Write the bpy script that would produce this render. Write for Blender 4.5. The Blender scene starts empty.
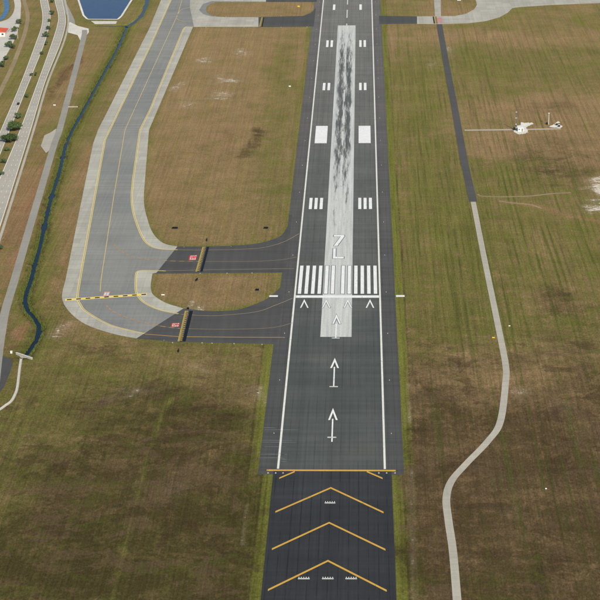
import bpy, bmesh, math, random
import numpy as np
from mathutils import Matrix, Vector
from mathutils.geometry import tessellate_polygon
random.seed(7)
sc = bpy.context.scene

# ------------------------------------------------------------ camera
F, PIT, YAW, ROLL, H, CX, CY = 1842.2, 0.356393, -0.03525, -0.012162, 343.03, 12.613, -924.83
_cp, _sp, _cy, _sy = math.cos(PIT), math.sin(PIT), math.cos(YAW), math.sin(YAW)
_fw = Vector((_sy*_cp, _cy*_cp, -_sp)); _r = Vector((_cy, -_sy, 0)); _up = _r.cross(_fw)
_c, _s = math.cos(ROLL), math.sin(ROLL)
R2 = _c*_r + _s*_up; U2 = -_s*_r + _c*_up
cam = bpy.data.cameras.new('camera'); camo = bpy.data.objects.new('camera', cam)
sc.collection.objects.link(camo); sc.camera = camo
cam.sensor_width = 36; cam.lens = F/600*36; cam.clip_start = 1; cam.clip_end = 20000
camo.matrix_world = Matrix(((R2.x, U2.x, -_fw.x, CX), (R2.y, U2.y, -_fw.y, CY), (R2.z, U2.z, -_fw.z, H), (0, 0, 0, 1)))

# ------------------------------------------------------------ light
SUN_EL, SUN_AZ = math.radians(38), math.radians(157)      # azimuth clockwise from +Y
sd = Vector((math.sin(SUN_AZ)*math.cos(SUN_EL), math.cos(SUN_AZ)*math.cos(SUN_EL), math.sin(SUN_EL)))
w = bpy.data.worlds.new('World'); sc.world = w; w.use_nodes = True
nt = w.node_tree; bg = nt.nodes['Background']
sky = nt.nodes.new('ShaderNodeTexSky'); sky.sky_type = 'NISHITA'; sky.sun_disc = False
sky.sun_elevation = SUN_EL; sky.sun_rotation = SUN_AZ; sky.air_density = 1.0; sky.dust_density = 1.5
nt.links.new(sky.outputs[0], bg.inputs[0]); bg.inputs[1].default_value = 0.09
sl = bpy.data.lights.new('sun', 'SUN'); sl.energy = 4.2; sl.angle = math.radians(0.5); sl.color = (1, .95, .87)
so = bpy.data.objects.new('sun', sl); sc.collection.objects.link(so)
so.location = (0, 0, 600); so.rotation_euler = (-sd).to_track_quat('-Z', 'Y').to_euler()
sc.view_settings.view_transform = 'Standard'; sc.view_settings.look = 'None'
sc.view_settings.exposure = 0.0; sc.view_settings.gamma = 1; sc.view_settings.use_curve_mapping = False
HAZE = 0

# ------------------------------------------------------------ helpers
def U(u, v, z=0.0):
    """photo pixel (600 px frame) -> point on the level plane z"""
    d = _fw*F + R2*(u-300) + U2*(300-v)
    t = (z-H)/d.z
    return (CX+t*d.x, CY+t*d.y)
def UL(pts): return [U(*p) for p in pts]
def lin(r, g, b):
    f = lambda c: (c/255/12.92) if c <= 10 else ((c/255+.055)/1.055)**2.4
    return (f(r), f(g), f(b), 1)
def smooth(pts, n=8):
    """Catmull-Rom through world points"""
    if len(pts) < 3: return list(pts)
    P = [np.array(p, float) for p in pts]
    P = [2*P[0]-P[1]]+P+[2*P[-1]-P[-2]]
    out = []
    for i in range(1, len(P)-2):
        a, b, c, d = P[i-1:i+3]
        for k in range(n):
            t = k/n
            out.append(tuple(.5*((2*b)+(-a+c)*t+(2*a-5*b+4*c-d)*t*t+(-a+3*b-3*c+d)*t**3)))
    out.append(tuple(P[-2])); return out
COL = sc.collection
def tag(o, label=None, cat=None, group=None, kind=None):
    if label: o['label'] = label
    if cat: o['category'] = cat
    if group: o['group'] = group
    if kind: o['kind'] = kind
    return o
def mesh_obj(name, verts, faces, mat, parent=None):
    me = bpy.data.meshes.new(name); me.from_pydata(verts, [], faces); me.update()
    if mat is not None: me.materials.append(mat)
    o = bpy.data.objects.new(name, me); COL.objects.link(o)
    if parent: o.parent = parent
    return o
def poly(name, pts, z, mat, parent=None, th=0.12):
    """flat slab: top face triangulated at z, skirt going down th"""
    pts = [p for i, p in enumerate(pts) if i == 0 or math.dist(p, pts[i-1]) > 1e-3]
    if math.dist(pts[0], pts[-1]) < 1e-3: pts = pts[:-1]
    n = len(pts)
    area = sum(pts[i][0]*pts[(i+1) % n][1]-pts[(i+1) % n][0]*pts[i][1] for i in range(n))
    if area < 0: pts = pts[::-1]
    tris = tessellate_polygon([[Vector((p[0], p[1], 0)) for p in pts]])
    v = [(p[0], p[1], z) for p in pts]
    f = []
    for t in tris:
        a, b, c = (Vector(pts[i]) for i in t)
        cr = (b-a).cross(c-a)
        f.append(tuple(t) if cr > 0 else tuple(reversed(t)))
    if th:
        v += [(p[0], p[1], z-th) for p in pts]
        f += [(i, i+n, (i+1) % n+n, (i+1) % n) for i in range(n)]
    return mesh_obj(name, v, f, mat, parent)
def offsets(pts, off):
    P = np.array(pts); T = np.gradient(P, axis=0); T /= np.linalg.norm(T, axis=1)[:, None]+1e-9
    N = np.stack([-T[:, 1], T[:, 0]], 1)
    return P+N*off
def ribbon(name, pts, width, z, mat, parent=None, off=0.0, th=0.0):
    P = np.array(pts, float); A = offsets(P, off+width/2); B = offsets(P, off-width/2); n = len(P)
    v = [(a[0], a[1], z) for a in A]+[(b[0], b[1], z) for b in B]
    f = [(i, i+n, i+n+1, i+1) for i in range(n-1)]
    if th:
        v += [(a[0], a[1], z-th) for a in A]+[(b[0], b[1], z-th) for b in B]
        f += [(i, i+1, i+1+2*n, i+2*n) for i in range(n-1)]+[(i+n, i+3*n, i+1+3*n, i+1+n) for i in range(n-1)]
        f += [(0, 2*n, 3*n, n), (n-1, 2*n-1, 4*n-1, 3*n-1)]
    return mesh_obj(name, v, f, mat, parent)
def resample(pts, step):
    P = np.array(pts, float); d = np.r_[0, np.cumsum(np.linalg.norm(np.diff(P, axis=0), axis=1))]
    s = np.arange(0, d[-1], step)
    return np.stack([np.interp(s, d, P[:, 0]), np.interp(s, d, P[:, 1])], 1)
def dashes(name, pts, width, on, off, z, mat, parent, start=0, shift=0):
    P = resample(pts, .5); no, nf = int(on*2), int(off*2); i = int(start*2)
    while i+2 < len(P):
        seg = P[i:i+no+1]
        if len(seg) > 2: ribbon(name, seg[::max(1, no//6)] if no > 12 else seg, width, z, mat, parent, off=shift)
        i += no+nf
class MB:
    def __init__(s): s.v = []; s.f = []
    def box(s, c, d, rz=0.0):
        n = len(s.v); cs, sn = math.cos(rz), math.sin(rz)
        for dz in (-.5, .5):
            for dx, dy in ((-.5, -.5), (.5, -.5), (.5, .5), (-.5, .5)):
                x, y = dx*d[0], dy*d[1]
                s.v.append((c[0]+x*cs-y*sn, c[1]+x*sn+y*cs, c[2]+dz*d[2]))
        s.f += [tuple(n+i for i in q) for q in ((3, 2, 1, 0), (4, 5, 6, 7), (0, 1, 5, 4), (1, 2, 6, 5), (2, 3, 7, 6), (3, 0, 4, 7))]
        return s
    def tube(s, a, b, ra, rb, k=8):
        a, b = Vector(a), Vector(b); d = (b-a).normalized()
        x = d.orthogonal().normalized(); y = d.cross(x); n = len(s.v)
        for p, r in ((a, ra), (b, rb)):
            for i in range(k):
                t = 2*math.pi*i/k; q = p+x*(r*math.cos(t))+y*(r*math.sin(t)); s.v.append(tuple(q))
        for i in range(k): s.f.append((n+i, n+(i+1) % k, n+k+(i+1) % k, n+k+i))
        s.f.append(tuple(n+k-1-i for i in range(k))); s.f.append(tuple(n+k+i for i in range(k)))
        return s
    def build(s, name, mat, parent=None): return mesh_obj(name, s.v, s.f, mat, parent)
def empty(name, loc, rz=0):
    o = bpy.data.objects.new(name, None); COL.objects.link(o); o.location = loc; o.rotation_euler = (0, 0, rz)
    o.empty_display_size = .5; return o
def copy_tree(o, parent=None):
    c = o.copy(); COL.objects.link(c); c.parent = parent
    for ch in o.children: copy_tree(ch, c)
    return c

# ------------------------------------------------------------ materials
def nmat(name):
    m = bpy.data.materials.new(name); m.use_nodes = True
    t = m.node_tree; b = t.nodes['Principled BSDF']; b.inputs['Specular IOR Level'].default_value = .3
    return m, t, b
class NT:
    def __init__(s, t): s.t = t; s.L = t.links
    def n(s, ty, **k):
        o = s.t.nodes.new(ty)
        for a, b in k.items(): setattr(o, a, b)
        return o
    def put(s, sock, val):
        if hasattr(val, 'is_linked') or isinstance(val, bpy.types.NodeSocket): s.L.new(val, sock)
        else: sock.default_value = val
    def math(s, op, a, b=0.0, c=None, clamp=False):
        o = s.n('ShaderNodeMath', operation=op, use_clamp=clamp); s.put(o.inputs[0], a); s.put(o.inputs[1], b)
        if c is not None: s.put(o.inputs[2], c)
        return o.outputs[0]
    def pos(s):
        if not hasattr(s, '_p'): s._p = s.n('ShaderNodeNewGeometry').outputs['Position']
        return s._p
    def noise(s, scale=(1, 1, 1), sc_=1.0, det=4.0, rough=.55, dist=0.0, vec=None, seed=0.0):
        m = s.n('ShaderNodeMapping'); s.put(m.inputs['Vector'], vec if vec is not None else s.pos()); m.inputs['Scale'].default_value = scale
        m.inputs['Location'].default_value = (seed*17.3, seed*9.1, seed*3.7)
        o = s.n('ShaderNodeTexNoise'); s.L.new(m.outputs[0], o.inputs['Vector']); o.inputs['Scale'].default_value = sc_
        o.inputs['Detail'].default_value = det; o.inputs['Roughness'].default_value = rough; o.inputs['Distortion'].default_value = dist
        return o.outputs['Fac']
    def mapr(s, v, a, b, c=0.0, d=1.0, smooth=True):
        o = s.n('ShaderNodeMapRange'); o.interpolation_type = 'SMOOTHSTEP' if smooth else 'LINEAR'
        s.put(o.inputs[0], v); 
        for i, q in enumerate((a, b, c, d)): o.inputs[i+1].default_value = q
        return o.outputs[0]
    def mix(s, f, a, b, blend='MIX'):
        o = s.n('ShaderNodeMix', data_type='RGBA', blend_type=blend); s.put(o.inputs[0], f); s.put(o.inputs[6], a); s.put(o.inputs[7], b)
        return o.outputs[2]
    def xyz(s, v=None):
        o = s.n('ShaderNodeSeparateXYZ'); s.put(o.inputs[0], v if v is not None else s.pos()); return o.outputs
    def gain(s, col, fac):
        """multiply a colour by a scalar"""
        c = s.n('ShaderNodeCombineXYZ'); 
        for i in range(3): s.put(c.inputs[i], fac)
        return s.mix(1.0, col, c.outputs[0], 'MULTIPLY')
    def bump(s, b, h, strength, dist):
        o = s.n('ShaderNodeBump'); o.inputs['Strength'].default_value = strength; o.inputs['Distance'].default_value = dist
        s.L.new(h, o.inputs['Height']); s.L.new(o.outputs[0], b.inputs['Normal'])

def plain(name, rgb, rough=.6, metal=0.0, var=.12, vs=1.5):
    m, t, b = nmat(name); N = NT(t)
    f = N.mapr(N.noise(sc_=vs), .3, .7, 1-var, 1+var)
    N.L.new(N.gain(lin(*rgb), f), b.inputs['Base Color']); b.inputs['Roughness'].default_value = rough; b.inputs['Metallic'].default_value = metal
    return m
def paint(name, rgb, wear=.25, under=(95, 98, 96)):
    m, t, b = nmat(name); N = NT(t)
    n1 = N.noise((1, .25, 1), 1.4, 5, .65); n2 = N.noise(sc_=.12, det=3)
    f = N.mapr(N.math('ADD', n1, N.math('MULTIPLY', n2, .5)), .80, 1.02, 0, wear)
    c = N.mix(f, lin(*rgb), lin(*under)); g = N.mapr(n2, .3, .7, .93, 1.05)
    N.L.new(N.gain(c, g), b.inputs['Base Color']); b.inputs['Roughness'].default_value = .65
    return m
def pavement(name, rgb, streak=.10, patch=.10, fine=.08, lane=3.81, lane_d=.12, cross=0.0, cross_d=.08, tint=None, rough=.85, axis=0, streak_sc=.9, paler=None, slab=0.0, slab_v=.05):
    """asphalt or concrete with seams along the lane, paving streaks, patches and grain"""
    m, t, b = nmat(name); N = NT(t)
    X = N.xyz(); x = X[axis]; y = X[1-axis]
    st = N.noise((streak_sc, .012, 1) if axis == 0 else (.012, streak_sc, 1), 1.0, 5, .6)
    pa = N.noise(sc_=.035, det=5, rough=.6, seed=2); fi = N.noise(sc_=1.2, det=5, rough=.7, seed=3)
    g = N.mapr(st, .25, .75, 1-streak, 1+streak, False)
    g = N.math('MULTIPLY', g, N.mapr(pa, .3, .7, 1-patch, 1+patch, False))
    g = N.math('MULTIPLY', g, N.mapr(fi, .25, .75, 1-fine, 1+fine, False))
    tr = N.noise((.008, .35, 1) if axis == 0 else (.35, .008, 1), 1.0, 3, .5, seed=5)
    g = N.math('MULTIPLY', g, N.mapr(tr, .3, .7, 1-streak*.9, 1+streak*.9, False))
    if lane_d:
        fr = N.math('FRACT', N.math('DIVIDE', N.math('ADD', x, 1000*lane), lane))
        d = N.math('ABSOLUTE', N.math('SUBTRACT', fr, .5))
        ln = N.math('MULTIPLY', N.mapr(d, .5-.34/lane, .5-.05/lane, 0, lane_d), N.mapr(N.noise(sc_=.06, seed=4), .35, .6, .15, 1.0))
        g = N.math('MULTIPLY', g, N.math('SUBTRACT', 1.0, ln))
    if lane_d:
        wn = N.n('ShaderNodeTexWhiteNoise', noise_dimensions='1D'); N.L.new(N.math('FLOOR', N.math('DIVIDE', N.math('ADD', x, 1000.5*lane), lane)), wn.inputs['W'])
        g = N.math('MULTIPLY', g, N.mapr(wn.outputs['Value'], 0, 1, .94, 1.06, False))
    if slab:
        wn = N.n('ShaderNodeTexWhiteNoise', noise_dimensions='2D'); cv = N.n('ShaderNodeCombineXYZ')
        for i_, q in enumerate((x, y)): N.L.new(N.math('FLOOR', N.math('DIVIDE', q, slab)), cv.inputs[i_])
        N.L.new(cv.outputs[0], wn.inputs['Vector']); g = N.math('MULTIPLY', g, N.mapr(wn.outputs['Value'], 0, 1, 1-slab_v, 1+slab_v, False))
    if cross:
        fr = N.math('FRACT', N.math('DIVIDE', N.math('ADD', y, 1000*cross), cross))
        d = N.math('ABSOLUTE', N.math('SUBTRACT', fr, .5))
        g = N.math('MULTIPLY', g, N.math('SUBTRACT', 1.0, N.mapr(d, .5-.3/cross, .5-.05/cross, 0, cross_d)))
    base = lin(*rgb)
    if tint: base = N.mix(N.mapr(N.noise(sc_=.02, det=4, seed=8), .4, .62), base, lin(*tint))
    if paler: base = N.mix(N.mapr(N.math('ADD', X[1], N.math('MULTIPLY', N.math('SUBTRACT', pa, .5), 300.0)), -80, 760, 0, 1, False), base, lin(*paler))  # base drifts to a paler tone with growing Y
    N.L.new(N.gain(base, g), b.inputs['Base Color']); b.inputs['Roughness'].default_value = rough
    N.bump(b, fi, .15, .03)
    return m

M = {}
M['runway'] = pavement('runway_asphalt', (84, 86, 82), .11, .07, .06, 3.81, .26, tint=(76, 80, 77), paler=(116, 115, 108))
M['rshoulder'] = pavement('shoulder_asphalt', (76, 76, 74), .11, .08, .07, 3.5, .22, cross=30, cross_d=.2, paler=(104, 101, 96))
M['blast'] = pavement('blast_pad_asphalt', (48, 50, 52), .14, .07, .07, 3.9, .45, tint=(54, 56, 58))
M['connector'] = pavement('connector_asphalt', (78, 78, 75), .10, .08, .07, 3.8, .10, axis=1)
M['taxi'] = pavement('taxiway_asphalt', (138, 138, 131), .10, .08, .06, 0, 0, tint=(130, 131, 126))
M['taxi_conc'] = pavement('taxiway_concrete', (174, 171, 157), .07, .09, .06, 7.6, .12, cross=7.6, cross_d=.2, slab=7.6, slab_v=.07)
M['road_conc'] = pavement('service_road_concrete', (176, 171, 155), .06, .08, .08, 0, 0, cross=5.0, cross_d=.10)
M['road_asph'] = pavement('service_road_asphalt', (82, 81, 79), .08, .08, .08, 0, 0)
M['road_grey'] = pavement('side_road_asphalt', (150, 147, 136), .06, .09, .08, 0, 0)
M['highway'] = pavement('highway_pavement', (172, 166, 152), .06, .08, .08, 0, 0)
M['lot'] = pavement('car_park_pavement', (196, 191, 179), .04, .12, .08, 0, 0)
M['gravel'] = pavement('white_gravel', (215, 211, 198), .05, .15, .25, 0, 0)
M['dirt'] = pavement('dirt_track', (148, 130, 98), .08, .15, .15, 0, 0)
M['white'] = paint('white_paint', (236, 236, 230), .5)
M['white_side'] = paint('white_edge_paint', (226, 225, 214), .45)
M['white_worn'] = paint('worn_white_paint', (205, 206, 200), .8)
M['scrape'] = paint('scraped_asphalt', (116, 119, 118), .95, (84, 87, 85))
M['black'] = paint('black_paint', (18, 22, 30), .3, (60, 60, 60))
M['grey_out'] = paint('grey_outline_paint', (112, 116, 114), .3)
M['yellow'] = paint('yellow_paint', (210, 164, 68), .6, (110, 100, 80))
M['yellow_old'] = paint('old_yellow_paint', (232, 208, 118), .4, (135, 132, 122))
M['hold_yellow'] = paint('holding_yellow', (188, 164, 88), .5, (70, 68, 60))
M['conn_line'] = paint('faded_line_paint', (150, 136, 108), .8, (84, 84, 80))
M['yellow_pale'] = paint('pale_yellow_paint', (206, 184, 120), .6, (90, 90, 86))
M['orange_line'] = paint('orange_yellow_paint', (188, 144, 84), .7, (84, 84, 82))
M['red'] = paint('red_paint', (196, 58, 50), .35, (120, 90, 88))
M['pink'] = paint('faded_red_paint', (196, 140, 132), .6, (140, 135, 130))
M['concrete'] = plain('concrete', (196, 192, 180), .85)
M['white_metal'] = plain('white_painted_metal', (228, 228, 222), .45, .0, .06)
M['dark_metal'] = plain('dark_metal', (38, 38, 40), .5, .3)
M['steel'] = plain('galvanised_steel', (150, 152, 152), .45, .6)
M['orange_metal'] = plain('orange_paint', (205, 84, 40), .5)
M['lamp'] = plain('lamp_glass', (222, 222, 214), .15)
M['sign_black'] = plain('sign_black', (18, 18, 20), .5)
M['sign_red'] = plain('sign_red', (170, 30, 28), .5)
M['sign_yellow'] = plain('sign_yellow', (222, 186, 40), .5)
M['roof_red'] = plain('red_roof_tile', (206, 92, 66), .8, 0, .15, .8)
M['wall_white'] = plain('white_render', (216, 212, 202), .85)
M['glass'] = plain('window_glass', (40, 48, 56), .1)
M['car_dark'] = plain('dark_car_paint', (34, 38, 46), .25, .2, .05)
M['rubber'] = plain('tyre_rubber', (20, 20, 20), .8)
M['bark'] = plain('bark', (84, 70, 56), .9, 0, .25, 3)

def strip_material():
    """pale central strip: weathered seal coat, worn white lane paint edge, aircraft tyre rubber in the touchdown zone"""
    m, t, b = nmat('touchdown_strip'); N = NT(t); X = N.xyz(); ax = N.math('ABSOLUTE', X[0])
    base = N.mix(N.mapr(N.noise((.6, .02, 1), 1, 5, .6), .3, .7), lin(182, 184, 178), lin(206, 207, 200))
    g = N.mapr(N.noise(sc_=.8, det=5, rough=.7), .25, .75, .9, 1.1)
    base = N.gain(base, g)
    # rubber: along Y dense between 250 and 620 m, fading both ways; across X inside +-5 m, two wheel tracks
    dens = N.math('MULTIPLY', N.mapr(X[1], 50, 300, .0, 1, False), N.mapr(X[1], 520, 730, 1, .3))
    trk = N.math('ABSOLUTE', N.math('SUBTRACT', ax, 2.9)); lat = N.mapr(trk, .3, 4.2, 1, 0)
    s1 = N.noise((1.5, .045, 1), 1, 6, .80, .08, seed=6); s2 = N.noise((.4, .03, 1), 1, 3, .6, seed=7)
    k = N.math('ADD', N.math('ADD', s1, N.math('MULTIPLY', s2, .7)), N.math('MULTIPLY', lat, .22))
    k = N.math('ADD', k, N.math('MULTIPLY', dens, .38))
    rb = N.math('MULTIPLY', N.mapr(k, 1.22, 1.46, 0, .84), N.mapr(dens, 0, .12, 0, 1))
    rb = N.math('MULTIPLY', rb, N.mapr(ax, 4.8, 7.0, 1, 0))
    N.L.new(N.mix(rb, base, lin(44, 47, 47)), b.inputs['Base Color']); b.inputs['Roughness'].default_value = .8
    return m
M['strip'] = strip_material()
def water_material(name, rgb, rough=.12):
    m, t, b = nmat(name); N = NT(t)
    n = N.noise(sc_=.25, det=4); c = N.mix(N.mapr(n, .35, .7), lin(*rgb), lin(*(int(q*.8) for q in rgb)))
    N.L.new(c, b.inputs['Base Color']); b.inputs['Roughness'].default_value = rough; b.inputs['IOR'].default_value = 1.33
    b.inputs['Specular IOR Level'].default_value = .3
    N.bump(b, N.noise(sc_=1.5, det=3), .25, .1); return m
M['pond'] = water_material('pond_water', (20, 58, 100)); M['canal'] = water_material('canal_water', (12, 36, 50))
M['basin'] = water_material('basin_water', (52, 106, 148))
def leaf_material(name, a, bb):
    m, t, b = nmat(name); N = NT(t)
    oi = N.n('ShaderNodeObjectInfo'); f = N.mapr(N.noise(sc_=1.1, det=4), .35, .65)
    c = N.mix(f, lin(*a), lin(*bb)); c = N.gain(c, N.mapr(oi.outputs['Random'], 0, 1, .85, 1.2, False))
    N.L.new(c, b.inputs['Base Color']); b.inputs['Roughness'].default_value = .6
    return m
M['leaf'] = leaf_material('oak_leaves', (62, 84, 44), (88, 104, 56)); M['leaf2'] = leaf_material('shrub_leaves', (74, 92, 62), (98, 112, 70))
M['reed'] = leaf_material('reeds', (84, 104, 44), (120, 122, 60))

# ------------------------------------------------------------ ground sheet
canal_px = [(127, 26), (117.5, 47.5), (102.5, 75), (90, 97.5), (77.5, 120), (66.5, 142), (59, 172), (51, 197.5), (45, 222.5), (40, 245), (35, 262.5), (30.5, 280), (25.5, 295), (26.5, 307), (34.5, 317.5), (39, 326), (37.5, 336), (30.5, 347.5), (24.5, 356)]
canal = smooth(UL(canal_px), 5)
brook = smooth(UL([(148, -14), (147, 0), (143, 12), (136, 20), (127, 26)]), 5)
drain = smooth(UL([(127, 25), (112, 25.5), (93, 25)]), 3)
pond_pts = UL([(66, -60), (77.5, 0), (82.5, 15.5), (86.5, 19.3), (118.5, 19.5), (122.5, 16), (132.5, 0), (160, -60)])
basin = smooth(UL([(3, -14), (5.8, 0), (6.6, 7), (4.8, 13.5), (0.5, 18.5), (-6, 21)]), 6)
ditch_end = U(22.5, 357.5)

RS_L, RS_R = -31.2, 31.0    # shoulder edges
infieldA = [(193, 27), (310, 26.5), (304, 90), (296.5, 150), (289, 210), (288, 225), (281, 235.5), (268, 241), (250, 244.5), (215, 246.3), (178, 246.6), (163, 243), (152.5, 232.5), (145, 210), (144, 192), (149, 130), (170, 80)]
island2 = [(152.5, 273.6), (280, 272.4), (280, 288), (265, 300), (241, 309), (222, 311), (205, 310.8), (187, 308.4), (166, 303), (154, 295.5), (151, 289.5)]
island3 = [(206, 10), (208.5, 5.5), (214, 2.6), (266, 2), (311, 2), (316, 9), (303, 16), (244, 17), (214, 16), (208, 14)]
conn_bottom = [(136, 338.5), (150, 339.5), (175, 342), (272.5, 344)]

def dist_lines(P, lines):
    D = np.full(len(P), 1e9)
    for L in lines:
        L = np.array(L, float)
        for a, b in zip(L[:-1], L[1:]):
            lo = np.minimum(a, b)-45; hi = np.maximum(a, b)+45
            idx = np.where((P[:, 0] > lo[0]) & (P[:, 0] < hi[0]) & (P[:, 1] > lo[1]) & (P[:, 1] < hi[1]))[0]
            if not len(idx): continue
            q = P[idx]; ab = b-a; t = np.clip(((q-a)@ab)/(ab@ab+1e-9), 0, 1)
            d = np.linalg.norm(q-(a+t[:, None]*ab), axis=1); D[idx] = np.minimum(D[idx], d)
    return D
def inside(P, poly_):
    r = np.zeros(len(P), bool); n = len(poly_)
    for i in range(n):
        (x1, y1), (x2, y2) = poly_[i], poly_[(i+1) % n]
        c = ((y1 > P[:, 1]) != (y2 > P[:, 1])); r ^= c & (P[:, 0] < (x2-x1)*(P[:, 1]-y1)/((y2-y1) or 1e-9)+x1)
    return r
_rng = np.random.RandomState(3); _lat = _rng.rand(512, 512)
def vnoise(x, y, s, off=0):
    x = x/s+off*31.7; y = y/s+off*13.3; xi = np.floor(x).astype(int); yi = np.floor(y).astype(int); fx = x-xi; fy = y-yi
    fx = fx*fx*(3-2*fx); fy = fy*fy*(3-2*fy); g = lambda a, b: _lat[a % 512, b % 512]
    return (g(xi, yi)*(1-fx)+g(xi+1, yi)*fx)*(1-fy)+(g(xi, yi+1)*(1-fx)+g(xi+1, yi+1)*fx)*fy
def fbm(x, y, s, o=4, off=0):
    r = 0; a = .5; tot = 0
    for k in range(o): r = r+a*vnoise(x, y, s/2**k, off+k); tot += a; a *= .55
    return r/tot

y_vg = U(331, 474.5)[1]
def build_ground():
    xs = np.r_[[-3000, -1500, -800, -520], np.arange(-440, -44, 1.6), np.arange(-44, -25, .45), np.arange(-25, 25, 1.6), np.arange(25, 46, .45), np.arange(46, 340, 1.6), [420, 700, 1400, 3000]]
    ys = np.r_[[-3000, -1600, -900, -600], np.arange(-430, 900, 1.9), np.arange(900, 1200, 8), [1400, 2000, 3500]]
    X, Y = np.meshgrid(xs, ys); x = X.ravel(); y = Y.ravel(); P = np.stack([x, y], 1)
    z = np.zeros(len(x)) + .06*(fbm(x, y, 40, 3, 5)-.5)-.02
    # channels and basins
    wob = 2.6*(fbm(x, y, 11, 4, 11)-.5)
    dc = dist_lines(P, [canal])+wob
    z -= 2.3*(1-np.clip((dc-.1)/3.2, 0, 1))**1.0*(y > ditch_end[1]-.5)
    db = dist_lines(P, [brook, drain])+wob; z -= 1.3*(1-np.clip((db-.6)/3.0, 0, 1))*(dc > 1)
    ip = inside(P, pond_pts); dp = dist_lines(P, [pond_pts+[pond_pts[0]]]); z -= np.where(ip, np.clip(dp/6, 0, 1)*3, 0)
    dba = dist_lines(P, [basin]); z -= 1.4*(1-np.clip((dba-1.0)/2.2, 0, 1))
    # ---- grass cover masks
    wx = x+26*(fbm(x, y, 60, 3, 21)-.5)+8*(fbm(x, y, 14, 3, 31)-.5); wy = y+70*(fbm(x, y, 70, 3, 41)-.5)+22*(fbm(x, y, 16, 3, 51)-.5)
    def blob(u, v, ru, rv, st, warp=True):
        c = U(u, v); rx = abs(U(u+ru, v)[0]-c[0]); ry = abs(U(u, v-rv)[1]-U(u, v+rv)[1])/2
        a, b = (wx, wy) if warp else (x, y)
        q = ((a-c[0])/rx)**2+((b-c[1])/ry)**2
        return st*np.exp(-q**1.3*.7)
    def line(pts, wd, st, sm=True):
        p = UL(pts); d = dist_lines(P, [smooth(p, 6) if sm else p]); return st*np.exp(-(d/wd)**2)
    n1 = fbm(x, y, 90, 4, 61); n2 = fbm(x, y, 30, 4, 71)
    T = .57+.85*(n1-.5)+.4*(n2-.5)                    # 0 dry tan, 1 olive green
    D = .0+.25*np.clip(n2-.55, 0, 1)+.20*np.clip((520-y)/560, 0, 1)+.23*np.clip((-30-y)/200, 0, 1); S = np.zeros(len(x)); LU = np.zeros(len(x)); RD = np.zeros(len(x))  # D rises toward the near side: vignetting painted into the grass tone
    A = inside(P, UL(infieldA)); T = np.where(A, .20+.35*(n1-.5)+.25*(n2-.5), T)
    I2 = inside(P, UL(island2)); T = np.where(I2, .22+.3*(n2-.5), T)
    I3 = inside(P, UL(island3)); T = np.where(I3, .25+.3*(n2-.5), T)
    for b in [(282, 110, 16, 85, .55), (272, 190, 18, 40, .2), (200, 190, 50, 40, .15), (235, 42, 50, 8, -.1), (285, 60, 12, 20, .2)]: T += blob(*b)*A
    # right-hand fields
    for b in [(415, 120, 22, 120, .35), (440, 150, 30, 40, .25), (480, 62, 45, 26, .35), (560, 60, 40, 20, .1), (505, 172, 60, 20, .5), (475, 250, 75, 60, .42), (520, 335, 70, 25, .35),
              (430, 320, 30, 40, .3), (590, 240, 30, 40, .3), (480, 38, 110, 9, -.6), (540, 106, 70, 9, -.6), (560, 150, 50, 26, -.75), (500, 148, 40, 12, -.5), (428, 225, 22, 32, -.4), (556, 262, 36, 22, -.45),
              (552, 306, 22, 12, -.6), (498, 276, 12, 10, -.4), (460, 372, 70, 14, -.4), (565, 400, 50, 40, -.35), (520, 450, 90, 50, -.6), (440, 450, 40, 60, -.3), (560, 540, 70, 70, -.45), (430, 560, 30, 50, -.2), (585, 20, 40, 12, .3), (450, 8, 40, 8, -.4)]:
        T += blob(*b)
    for b in [(552, 306, 18, 9, .5), (560, 160, 45, 22, .30), (545, 107, 40, 5, .25), (480, 440, 110, 45, .40), (560, 530, 90, 70, .66), (440, 540, 50, 80, .60), (500, 600, 120, 60, .72), (520, 470, 120, 40, .15), (430, 400, 24, 40, .28), (590, 400, 40, 60, .25), (450, 370, 60, 12, .2)]: D += blob(*b)
    # left foreground field
    for b in [(50, 410, 70, 50, .35), (10, 490, 22, 70, .4), (140, 352, 60, 12, .1), (215, 400, 40, 40, -.35), (100, 470, 50, 40, -.15), (150, 500, 70, 70, -.25), (255, 420, 10, 80, .3), (120, 470, 150, 130, .34), (90, 580, 130, 50, .36), (245, 520, 22, 60, .45), (60, 590, 60, 30, .1), (190, 355, 30, 8, -.4)]: T += blob(*b)
    for b in [(140, 390, 34, 12, .5), (150, 430, 55, 30, .4), (110, 500, 70, 40, .42), (100, 560, 110, 50, .42), (180, 450, 30, 50, .4), (200, 560, 60, 70, .4), (245, 540, 26, 70, .35), (20, 560, 50, 60, .42), (130, 600, 150, 30, .3), (60, 460, 50, 30, .2), (220, 470, 40, 60, .3)]: D += blob(*b)
    LU += line([(172, 398), (161, 417), (147, 464), (130, 526), (113, 600)], 1.4, .45)+line([(30, 526), (160, 527)], 1.2, .5, False); T += line([(172, 398), (161, 417), (147, 464), (130, 526), (113, 600)], 1.5, .5); D -= line([(172, 398), (161, 417), (147, 464), (130, 526), (113, 600)], 1.5, .46)
    D -= line([(30, 526), (160, 527)], 1.8, .25, False)+line([(104, 442), (160, 445)], 1.8, .2, False)+line([(150, 410), (172, 400)], 3, .2, False)
    T += line([(523, 500), (538, 560), (545, 620)], 2.2, .6); D -= line([(523, 500), (538, 560), (545, 620)], 2.2, .25)
    # canal surroundings
    T += .5*np.exp(-(dc/11)**2); LU += .55*np.exp(-((dc-4.5)/4.0)**2); D += .38*np.exp(-((dc-2.6)/1.8)**2); LU += .6*np.exp(-(db/4.5)**2)
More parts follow.
